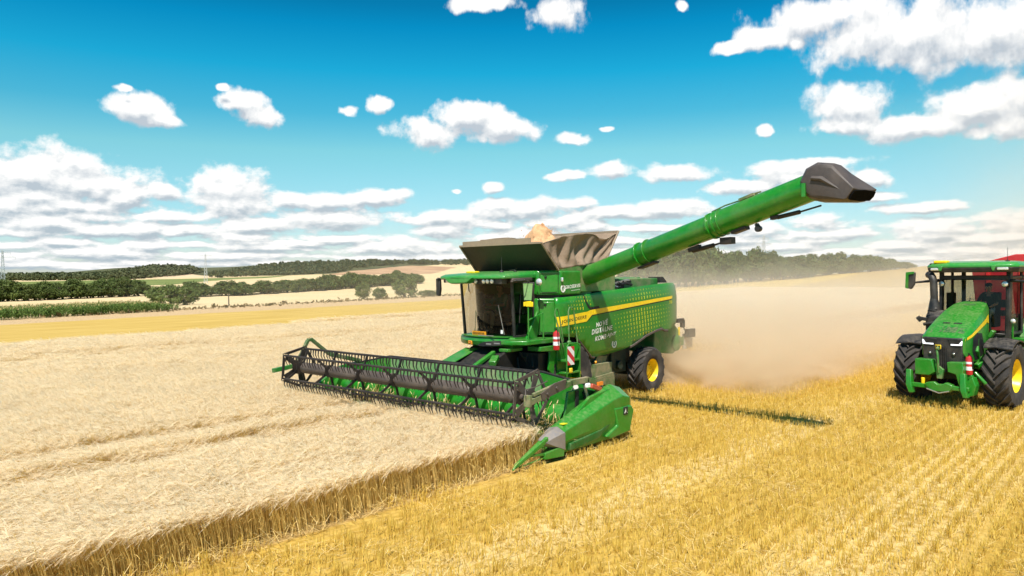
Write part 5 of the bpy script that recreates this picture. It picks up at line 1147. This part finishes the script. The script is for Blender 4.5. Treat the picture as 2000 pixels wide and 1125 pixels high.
def build_wheat():
    g = np.random.default_rng(11); tiles = [wheat_tile(20+i, .5, 100) for i in range(6)]
    out = []
    for lo, hi, st, k in ((0, 30, .40, 1.0), (30, 55, .62, 1.55), (55, 105, 1.05, 2.6), (105, 190, 1.9, 4.6)):
        X, Y = grid(st, -150, 22, -75, 5, g); D = np.hypot(X-CX, Y-CY)
        ok = is_wheat(X+.0, Y+.22*k*.5) & in_view(X, Y) & (D >= lo) & (D < hi) & (D > 3.0)
        out.append(np.stack([X, Y, np.full(X.size, k)], 1)[ok])
    # a denser wall of stalks along the freshly cut edge
    xe = np.arange(4.9, 16, .30); ye = edge_y(xe)-.22; out.append(np.stack([xe, ye, np.full(xe.size, 1.0)], 1))
    ye2 = np.arange(-4.6, 4.4, .2); out.append(np.stack([4.85+0*ye2, ye2, np.full(ye2.size, 1.0)], 1))
    A = np.concatenate(out); x, y, k = A.T
    n = len(x); hz = 1.0+.06*low_noise(x*.5, y, .55)+.03*low_noise(x*.6, y, 2.3)+g.normal(0, .022, n)
    # two sprayer tracks run through the crop: shorter, trodden plants
    for yc in (-1.45, .25, -19.5, -21.2, -30.5, -32.1):
        d = np.abs(y-(yc+.10*np.sin(x*.5))); hz = hz-.58*np.exp(-(d/.40)**2)*(.72+.28*np.sin(x*.9+yc)*np.sin(x*.37))
    sc3 = np.stack([k, k, hz*np.where(k > 1.2, 1.06, 1.0)], 1)
    z = T(x, y)
    o = scatter('wheat', tiles, np.stack([x, y, z], 1), g.integers(0, 6, n), g.normal(0, .14, n), sc3, [M['stalk'], M['ear']])
    tag(o, 'standing field of ripe pale wheat still uncut', 'wheat', kind='stuff')
    print('wheat tiles', n)
build_wheat()
def build_stubble():
    g = np.random.default_rng(12); tiles = [stub_tile(50+i, .75, 3, 74, 10) for i in range(5)]+[stub_tile(70+i, .75, 3, 52, 46) for i in range(3)]
    out = []
    for lo, hi, st, k in ((0, 34, .75, 1.0), (34, 62, 1.2, 1.6)):
        X, Y = grid(st, -50, 20, -5, 45, g, .0); D = np.hypot(X-CX, Y-CY)
        ok = (~is_wheat(X, Y-.2)) & in_view(X, Y) & (D >= lo) & (D < hi) & (D > 3) & ((Y > 4.4) | ((X < 4.0) & (Y > -4.4)))
        out.append(np.stack([X, Y, np.full(X.size, k)], 1)[ok])
    A = np.concatenate(out); x, y, k = A.T; n = len(x)
    band = np.zeros(n)
    for yc, hw in ((7.3, .40), (11.0, .75), (16, .7)): band = np.maximum(band, np.exp(-((y-yc-.15*np.sin(x*.8))/hw)**2))
    chaff = g.uniform(0, 1, n) < band*.85+.03
    pick = np.where(chaff, 5+g.integers(0, 3, n), g.integers(0, 5, n)); hz = (1.05+.22*low_noise(x, y, 1.1)+g.normal(0, .08, n)).clip(.6, 1.5)
    o = scatter('stubble', tiles, np.stack([x, y, T(x, y)], 1), pick, g.choice([0, math.pi], n)+g.normal(0, .012, n), np.stack([k, k, hz*np.where(k > 1.2, 1.2, 1)], 1), [M['stub'], M['chaffm']])
    tag(o, 'golden stubble in rows with loose straw left after the harvest', 'stubble', kind='stuff'); print('stubble tiles', n)
build_stubble()
# loose straws leaning out along the foot of the standing crop
def loose():
    g = np.random.default_rng(3); n = 650; x = g.uniform(5.2, 15.5, n); y = edge_y(x)+np.abs(g.normal(0, .14, n)); a = g.uniform(0, 2*math.pi, n); el = g.uniform(.0, .7, n); l = g.uniform(.1, .34, n)
    d = np.stack([np.cos(a)*np.cos(el), np.sin(a)*np.cos(el), np.sin(el)], 1); c = np.stack([x, y, g.uniform(.02, .14, n)], 1); P = np.stack([c, c+d*l[:, None]], 1)
    V, F = strips(P, np.tile([.008, .006], (n, 1)), np.stack([-np.sin(a), np.cos(a), 0*a], 1)); o = mesh_obj('loose_straw', V, F.tolist(), M['chaffm']); tag(o, 'loose straws lying along the foot of the standing wheat', 'straw', kind='stuff')
loose()
# ---------------------------------------------------------------- trees, hedges, maize, pylons
def leaf_mat(name, c0, c1):
    m, t, b, out = mat(name); rnd = t('NewGeometry').outputs['Random Per Island']; p = t('TexCoord').outputs['Object']; oi = t('ObjectInfo').outputs['Random']
    c = t.mix(rnd, c0, c1); c = t.mix(t.ramp(t.noise(p, .9, 3, .6), .4, .65, 0, .6), c, tuple(v*1.5 for v in c1)); c = t.mix(t.m('MULTIPLY', oi, .5), c, (c0[0]*1.5, c0[1]*1.1, c0[2]))
    t.l.new(c, b.inputs['Base Color']); b.inputs['Roughness'].default_value = .6; b.inputs['Specular IOR Level'].default_value = .25
    tl_ = t('BsdfTranslucent'); t.l.new(c, tl_.inputs[0]); ms = t('MixShader', i_0=.3); t.l.new(b.outputs[0], ms.inputs[1]); t.l.new(tl_.outputs[0], ms.inputs[2]); t.l.new(ms.outputs[0], out.inputs[0]); return m
M['leaf'] = leaf_mat('oak leaves', (.055, .085, .018), (.125, .165, .042)); M['leaf2'] = leaf_mat('bush leaves', (.065, .105, .02), (.14, .185, .045)); M['bark'] = paint('bark', (.09, .07, .05), .9, .2)
M['farleaf'] = leaf_mat('distant woodland', (.065, .085, .035), (.12, .14, .062))
def crown_mesh(name, seed, n_cl, n_leaf, leaf, shape, m):
    """unit crown: x,y within +-1, z 0..1; clusters of leaf faces spread through an uneven volume"""
    g = np.random.default_rng(seed); C = []
    lob = g.normal(0, 1, (7, 3)); lob /= np.linalg.norm(lob, axis=1)[:, None]; amp = g.uniform(-.25, .35, 7)
    while len(C) < n_cl:
        d = g.normal(0, 1, 3); d /= np.linalg.norm(d); r = g.uniform(.25, 1)**.5*.86
        r *= 1+sum(a*max(0, d@l)**6 for a, l in zip(amp, lob)); p = d*r
        z = .5+p[2]*.46
        if shape == 'bush' and z < .05: z = abs(z)
        w = 1.0 if shape == 'bush' else 1.12-.42*max(0, z)
        if shape != 'bush' and z < .55: w *= 1+.55*((.55-z)/.55)**1.5
        C.append((p[0]*w*.8, p[1]*w*.8, z))
    C = np.array(C); n = n_cl*n_leaf; ci = np.repeat(np.arange(n_cl), n_leaf); d = g.normal(0, 1, (n, 3)); d /= np.linalg.norm(d, axis=1)[:, None]
    rc = g.uniform(.10, .23, n_cl)[ci]; P = C[ci]+d*(rc*g.uniform(.55, 1.1, n))[:, None]*np.array([1, 1, .62]); P[:, 2] = np.abs(P[:, 2])
    nr = d+g.normal(0, .55, (n, 3))+np.array([0, 0, .35]); nr /= np.linalg.norm(nr, axis=1)[:, None]; t1 = np.cross(nr, g.normal(0, 1, (n, 3))); t1 /= np.linalg.norm(t1, axis=1)[:, None]; t2 = np.cross(nr, t1)
    s = leaf*g.uniform(.6, 1.4, n)[:, None]; t2z = t2*.62
    Q = np.stack([P-t1*s, P-t2z*s, P+t1*s, P+t2z*s], 1); Q[..., 2] = np.maximum(Q[..., 2], .0); Q[..., 2] /= np.percentile(Q[..., 2], 99); Q[..., :2] /= np.percentile(np.hypot(Q[..., 0], Q[..., 1]), 98)
    me = bpy.data.meshes.new(name); me.vertices.add(4*n); me.vertices.foreach_set('co', Q.ravel()); me.loops.add(4*n); me.loops.foreach_set('vertex_index', np.arange(4*n)); me.polygons.add(n); me.polygons.foreach_set('loop_start', np.arange(n)*4); me.polygons.foreach_set('loop_total', np.full(n, 4)); me.update(calc_edges=True); me.materials.append(m); return me
def trunk_mesh(seed):
    rng = random.Random(seed); mb = MB(); mb.tube([(0, 0, -.05), (.01, 0, .12), (.02, .02, .3), (.0, .03, .62)], [.045, .034, .028, .012], 8)
    for k in range(6):
        a = rng.uniform(0, 6.28); z = rng.uniform(.16, .45); l = rng.uniform(.3, .55); mb.tube([(.01, .01, z), (l*.5*math.cos(a), l*.5*math.sin(a), z+.10), (l*math.cos(a), l*math.sin(a), z+.28)], [.018, .012, .005], 6)
    me = bpy.data.meshes.new('trunk'); me.from_pydata(mb.v, [], mb.f); me.materials.append(M['bark']); me.shade_smooth(); return me
CROWNS = [crown_mesh('crown', 100+i, 120, 30, .046, 'tree', M['leaf']) for i in range(5)]
BUSHES = [crown_mesh('crown', 200+i, 110, 30, .045, 'bush', M['leaf2']) for i in range(3)]
TRUNKS = [trunk_mesh(i) for i in range(3)]
rt = random.Random(9)
def tree(x, y, h, w, label, group, bush=False, cat='tree', name='tree', base=None):
    r = empty(name, (x, y, float(T(x, y))-.05), rt.uniform(0, 6.28)); tag(r, label, cat, group)
    t_ = bpy.data.objects.new('trunk', TRUNKS[rt.randrange(3)]); COL.objects.link(t_); t_.parent = r; t_.scale = (w*1.0, w*1.0, h)
    cr = bpy.data.objects.new('crown', (BUSHES if bush else CROWNS)[rt.randrange(3 if bush else 5)]); COL.objects.link(cr); cr.parent = r
    cr.scale = (w/2, w/2*rt.uniform(.85, 1.15), h); return r
def along(pts, n, hh, ww, jit, label, group, **kw):
    pts = np.array(pts, float); d = np.r_[0, np.cumsum(np.hypot(*np.diff(pts, axis=0).T))]
    for i in range(n):
        s = d[-1]*(i+rt.uniform(.1, .9))/n; x = np.interp(s, d, pts[:, 0])+rt.gauss(0, jit); y = np.interp(s, d, pts[:, 1])+rt.gauss(0, jit)
        f = rt.uniform(.66, 1.28); tree(x, y, np.interp(s/d[-1], [i_/(len(hh)-1) for i_ in range(len(hh))], hh)*f, ww*rt.uniform(.8, 1.25), label, group, **kw)
def gp(px, py): p, D = ground_at(px, py); return (p[0], p[1])
along([gp(-60, 591), gp(80, 586), gp(180, 582), gp(276, 578)], 52, [6.2, 6.0, 6.2, 6.6], 9.0, 1.4, 'bushy dark green tree in the hedgerow behind the maize at the far left', 'hedgerow trees behind the maize')
along([gp(372, 581), gp(450, 577), gp(560, 571), gp(640, 566), gp(740, 559), gp(812, 553)], 88, [5.0, 5.2, 5.8, 7.4, 6.2, 6.0, 6.0], 11.5, 3, 'round green tree in the long hedgerow crossing the pale field', 'hedgerow trees across the pale field')
along([gp(690, 556), gp(820, 549)], 5, [6.5, 8, 7], 8, 4, 'taller tree rising at the end of the long hedgerow near the cab', 'trees at the end of the long hedgerow')
along([(-150, -88), (-186, -101), (-245, -108), (-278, -112), (-359, -121), (-443, -124), (-520, -122)], 60, [9.5, 10.5, 9.5, 8.5, 9, 7.5, 4.5], 12, 2.0, 'leafy green tree in the dusty row along the field edge behind the combine', 'trees along the far field edge')
along([(-172, -106), (-220, -118), (-300, -125), (-400, -136), (-520, -138)], 22, [9.5, 11, 9.5, 9, 5], 13, 3, 'tall grey green tree in the back row behind the dusty field edge', 'tall trees behind the field edge')
for px, py, h, w, lab in ((318, 598, 3.1, 5.6, 'broad low green bush at the end of the maize, left one of the pair'), (360, 596, 2.9, 4.6, 'rounded green bush overlapping the broad bush at the end of the maize'),
                          (710, 584, 2.7, 3.0, 'small round dark bush in the pale field left of the cab'), (741, 584, 1.9, 2.9, 'lowest and smallest bush between two larger ones left of the cab'),
                          (790, 581, 3.4, 5.4, 'large bright green bush nearest to the cab roof on the left'), (836, 579, 1.2, 4.2, 'low weedy shrub beside the large bright green bush')):
    p, D = ground_at(px, py); tree(p[0], p[1], h, w, lab, None, True, 'bush', 'bush')
p, D = ground_at(410, 573); 
# woods on the hills: far masses of crowns, one object each
def wood(name, label, polys, n, hgt, seed):
    g = np.random.default_rng(seed); V = []; F = 0; got = 0; Q = []
    def inside(poly, x, y):
        c = False; j = len(poly)-1
        for i in range(len(poly)):
            if (poly[i][1] > y) != (poly[j][1] > y) and x < (poly[j][0]-poly[i][0])*(y-poly[i][1])/(poly[j][1]-poly[i][1])+poly[i][0]: c = not c
            j = i
        return c
    unit = crown_mesh('tmp', seed, 16, 9, .15, 'bush', M['farleaf']); co = np.empty(len(unit.vertices)*3); unit.vertices.foreach_get('co', co); co = co.reshape(-1, 3); bpy.data.meshes.remove(unit)
    for poly in polys:
        P = np.array(poly); tries = 0; cnt = 0
        while cnt < n//len(polys) and tries < n*12:
            tries += 1; x, y = g.uniform(P[:, 0].min(), P[:, 0].max()), g.uniform(P[:, 1].min(), P[:, 1].max())
            if not inside(poly, x, y): continue
            p, D = ground_at(x, y)
            if D < 60 or D > 6000: continue
            cnt += 1; h = hgt*g.uniform(.7, 1.35)*max(1, D/1600); w = h*g.uniform(.7, 1.1); a = g.uniform(0, 6.28); c, s = math.cos(a), math.sin(a)
            R3 = np.array([[c, -s, 0], [s, c, 0], [0, 0, 1]]); Q.append((co*[w, w, h])@R3.T+p-[0, 0, .8])
    Q = np.concatenate(Q); m4 = len(Q)//4
    me = bpy.data.meshes.new(name); me.vertices.add(len(Q)); me.vertices.foreach_set('co', Q.ravel()); me.loops.add(len(Q)); me.loops.foreach_set('vertex_index', np.arange(len(Q))); me.polygons.add(m4); me.polygons.foreach_set('loop_start', np.arange(m4)*4); me.polygons.foreach_set('loop_total', np.full(m4, 4)); me.update(calc_edges=True); me.materials.append(M['farleaf'])
    o = bpy.data.objects.new(name, me); COL.objects.link(o); tag(o, label, 'wood', kind='stuff')
wood('woodland', 'wooded hill on the skyline behind the left fields', [[(205, 545), (250, 536), (300, 526), (370, 526), (390, 533), (330, 540), (230, 547)]], 420, 8.5, 31)
wood('woodland', 'long wooded ridge on the skyline left of the combine', [[(405, 543), (470, 530), (540, 519), (700, 514), (920, 513), (920, 519), (790, 516), (700, 523), (665, 533), (560, 538), (420, 543)]], 900, 8.5, 32)
wood('woodland', 'low dark line of far trees on the flat left horizon', [[(-40, 545), (210, 543), (210, 547), (-40, 549)]], 260, 7.5, 33)
# maize
def maize():
    g = np.random.default_rng(6); n = 3600; x = g.uniform(-24, 34, n); row = g.integers(0, 18, n); y = -67.6+.27*x-row*.8+g.normal(0, .08, n)
    keep = (x < 34) & (x > -23-row*.5+g.uniform(0, 3, n)); x, y = x[keep], y[keep]; n = len(x); z = T(x, y); h = g.normal(1.0, .09, n)*np.clip((x+25.5)/5, .55, 1)
    B = np.stack([x, y, z], 1); Pm = []; W = []; Sd = []
    P = np.zeros((n, 5, 3)); P[:] = B[:, None]; P[..., 2] += h[:, None]*np.linspace(0, 1, 5); ang = g.uniform(0, 6.28, n); sd = np.stack([np.cos(ang), np.sin(ang), 0*ang], 1); V1, F1 = strips(P, np.tile([.05, .05, .045, .04, .02], (n, 1)), sd)
    Vs, Fs, Ks = [V1], [F1], [np.zeros(len(F1), int)]; off = len(V1)
    for q in range(7):
        a = ang+q*2.4+g.normal(0, .3, n); d = np.stack([np.cos(a), np.sin(a), 0*a], 1); z0 = h*(.18+.11*q); l = g.uniform(.35, .6, n); P = np.zeros((n, 5, 3))
        for i, f in enumerate(np.linspace(0, 1, 5)): P[:, i] = B+d*(l*f)[:, None]; P[:, i, 2] += z0+.26*np.sin(f*2.4)-.10*f
        V, F = strips(P, np.tile([.06, .10, .09, .06, .01], (n, 1)), np.stack([-np.sin(a), np.cos(a), 0*a], 1)); Vs.append(V); Fs.append(F+off); Ks.append(np.zeros(len(F), int)); off += len(V)
    for q in range(4):
        a = g.uniform(0, 6.28, n); P = np.zeros((n, 3, 3))
        for i, f in enumerate((0, .5, 1)): P[:, i] = B; P[:, i, 2] += h+f*.16; P[:, i, 0] += np.cos(a)*.12*f; P[:, i, 1] += np.sin(a)*.12*f
        V, F = strips(P, np.tile([.03, .035, .02], (n, 1)), np.stack([-np.sin(a), np.cos(a), 0*a], 1)); Vs.append(V); Fs.append(F+off); Ks.append(np.ones(len(F), int)); off += len(V)
    me = bpy.data.meshes.new('maize'); V = np.concatenate(Vs); F = np.concatenate(Fs); me.from_pydata(V.tolist(), [], F.tolist()); me.polygons.foreach_set('material_index', np.concatenate(Ks))
    for m in (straw_mat('maize leaves', (.09, .16, .03), (.19, .27, .07), .3), straw_mat('maize tassels', (.45, .36, .14), (.58, .48, .22), .3)): me.materials.append(m)
    o = bpy.data.objects.new('maize', me); COL.objects.link(o); tag(o, 'dense green maize with pale tassels at the left beyond the stubble', 'maize', kind='stuff')
maize()
# rough weeds along the field margin
def weeds():
    g = np.random.default_rng(8); n = 900; x = g.uniform(-95, -8, n); y = -69+.27*x+g.normal(0, 1.6, n)-np.abs(g.normal(0, 1, n)); V = []; F = []
    for i in range(n):
        s = g.uniform(.03, .09)*(2.2 if g.uniform() < .06 else 1)
        for q in range(5):
            p = np.array([x[i], y[i], float(T(x[i], y[i]))+s])+g.normal(0, s*.7, 3); t1 = g.normal(0, s, 3); t2 = g.normal(0, s, 3); b = len(V); V += [p-t1, p-t2, p+t1, p+t2]; F.append((b, b+1, b+2, b+3))
    o = mesh_obj('weeds', V, F, straw_mat('dry weeds', (.14, .11, .045), (.34, .24, .11), .2)); tag(o, 'dry brown weeds along the margin of the far stubble strip', 'weeds', kind='stuff')
weeds()
# fence post in the pale field
p, D = ground_at(447, 598); mb = MB(); mb.tube([(0, 0, -.2), (.01, 0, .9), (.03, .02, 1.7)], [.09, .085, .07], 8); po = mb.build('post', M['bark']); po.location = p; tag(po, 'lone dark wooden post standing in the pale field', 'post')
# lattice pylons
def pylon(px, py, H, Wd, label, D0=None):
    p, D = ground_at(px, py)
    if D0: e = ray(px, py); q = e/np.hypot(e[0], e[1])*D0; p = np.array([CX+q[0], CY+q[1], 0]); p[2] = float(T(p[0], p[1]))
    r = empty('pylon', tuple(p), YAW0+.3-math.pi/2*0); tag(r, label, 'pylon', 'lattice power pylons')
    mb = MB(); b = H*.11; t_ = .028*H; lv = np.linspace(0, 1, 9); k = .004*H
    def c(f, i): w = (b*(1-f)+t_*f)/2; return ((w, w), (-w, w), (-w, -w), (w, -w))[i]
    for i in range(4):
        a0, a1 = c(0, i), c(1, i); mb.bar((*a0, 0), (*a1, H), k*1.3, k*1.3)
        for j in range(8): mb.bar((*c(lv[j], i), H*lv[j]), (*c(lv[j+1], (i+1) % 4), H*lv[j+1]), k, k); mb.bar((*c(lv[j], (i+1) % 4), H*lv[j]), (*c(lv[j+1], i), H*lv[j+1]), k, k)
    mb.build('lattice_tower', M['pyl'], r); m2 = MB()
    for z, w in ((.80, Wd), (.93, Wd*.62)):
        m2.bar((0, -w/2, H*z), (0, w/2, H*z), k*3, k*3); m2.bar((0, -w/2, H*z), (0, 0, H*(z+.06)), k, k); m2.bar((0, w/2, H*z), (0, 0, H*(z+.06)), k, k)
        for s in (-1, 0, 1): m2.bar((0, s*w/2, H*z), (0, s*w/2, H*(z-.07)), k, k)
    m2.build('cross_arm', M['pyl'], r)
M['pyl'] = paint('galvanised lattice', (.45, .48, .50), .6, .2)
pylon(402, 553, 23, 15, 'grey lattice pylon standing at the edge of the green field'); pylon(6, 556, 25, 16, 'faint lattice pylon at the very left edge of the photo')
pylon(1492, 530, 34, 13, 'distant lattice pylon rising above the dusty trees behind the auger', 620)
# ---------------------------------------------------------------- dust and chaff blown out behind the combine
def dust(name, label, x0, x1, y0, y1, z0, z1, dens, nscale, thr, col, fall, edge, step, aniso=.08, extra=None, plume=None):
    mb = MB(); mb.box(x0, x1, y0, y1, z0, z1)
    m = bpy.data.materials.new(name+' air'); m.use_nodes = True; t = NT(m.node_tree); t.n.clear()
    p = t('NewGeometry').outputs['Position']; X, Y, Z = t.sep(p)[:3]
    n = t.noise(t.mapping(p, scale=nscale), 1.0, 6, .64, .9)
    d = t.ramp(n, thr[0], thr[1], thr[2], 1.0)
    hgt = t.m('POWER', 2.718, t.m('MULTIPLY', t.m('SUBTRACT', Z, z0), -1/fall))
    d = t.m('MULTIPLY', d, hgt)
    for a, lo, hi in ((X, x0, x1), (Y, y0, y1)):
        d = t.m('MULTIPLY', d, t.ramp(a, lo, lo+edge[0])); d = t.m('MULTIPLY', d, t.ramp(a, hi, hi-edge[1]))
    d = t.m('MULTIPLY', d, t.ramp(Z, z1, z1-(z1-z0)*.45))
    if plume:   # the wind carries the dust to the machine's left rear only
        d = t.m('MULTIPLY', d, t.ramp(t.m('ADD', t.m('MULTIPLY', Y, .80), t.m('MULTIPLY_ADD', X, -.60, plume)), 0, 14))
    if extra: d = extra(t, d, X, Y, Z)
    v = t('VolumePrincipled'); v.inputs['Color'].default_value = (*col, 1); v.inputs['Anisotropy'].default_value = aniso
    t.l.new(t.m('MULTIPLY', d, dens), v.inputs['Density']); out = t('OutputMaterial'); t.l.new(v.outputs[0], out.inputs['Volume'])
    m.cycles.volume_step_rate = step
    o = mb.build(name, m, smooth=False); tag(o, label, 'dust', kind='stuff'); return o
def near_extra(t, d, X, Y, Z):   # thickest just behind the chopper
    k = t.m('ADD', .22, t.m('MULTIPLY', 1.25, t.ramp(X, -22, -6.2)))
    return t.m('MULTIPLY', d, k)
dust('dust', 'tan dust and chaff billowing low over the stubble behind the combine', -34, -5.0, -7.5, 5.8, .0, 3.4, 1.35, (.42, .62, .95), (.43, .60, .16), (.992, .84, .63), 1.15, (3.2, 1.0), .2, extra=near_extra)
dust('dust_bank', 'pale dust bank drifting across the field between combine and tractor', -75, -9.5, -42, 7.5, -.2, 5.5, .11, (.10, .16, .30), (.36, .64, .18), (.992, .91, .78), 1.7, (14, 5), .35, plume=2)
dust('dust_veil', 'thin pale dust veil rising high over the far field at the right', -170, -14, -95, 32, -.5, 15, .0065, (.05, .08, .13), (.34, .68, .15), (.985, .91, .78), 6.5, (26, 9), .35, plume=0)
dust('dust_plume', 'tall faint brown dust plume rising behind the tractor at the right', -80, -19, -4, 44, -.5, 21, .055, (.07, .09, .10), (.36, .66, .15), (.98, .87, .74), 11.0, (20, 12), .35)
def chaff():
    g = np.random.default_rng(4); n = 9000; u = g.uniform(0, 1, n)**1.5; x = -5.6-u*9; sp = .5+u*2.6
    y = .3+g.normal(0, 1, n)*sp*.55; z = (1.45*(1-u**.8)+.08+np.abs(g.normal(0, .28, n))*(.4+u)).clip(.03, 2.4); s = g.uniform(.005, .019, n)[:, None]
    c = np.stack([x, y, z], 1); a = g.normal(0, 1, (n, 3)); a /= np.linalg.norm(a, axis=1)[:, None]; b = np.cross(a, g.normal(0, 1, (n, 3))); b /= np.linalg.norm(b, axis=1)[:, None]
    V = np.stack([c-a*s*2.2, c-b*s, c+a*s*2.2, c+b*s], 1).reshape(-1, 3); F = np.arange(4*n).reshape(-1, 4).tolist()
    o = mesh_obj('chaff', V, F, M['chaffm']); tag(o, 'flying bits of chopped straw spraying from the back of the combine', 'chaff', kind='stuff')
chaff()
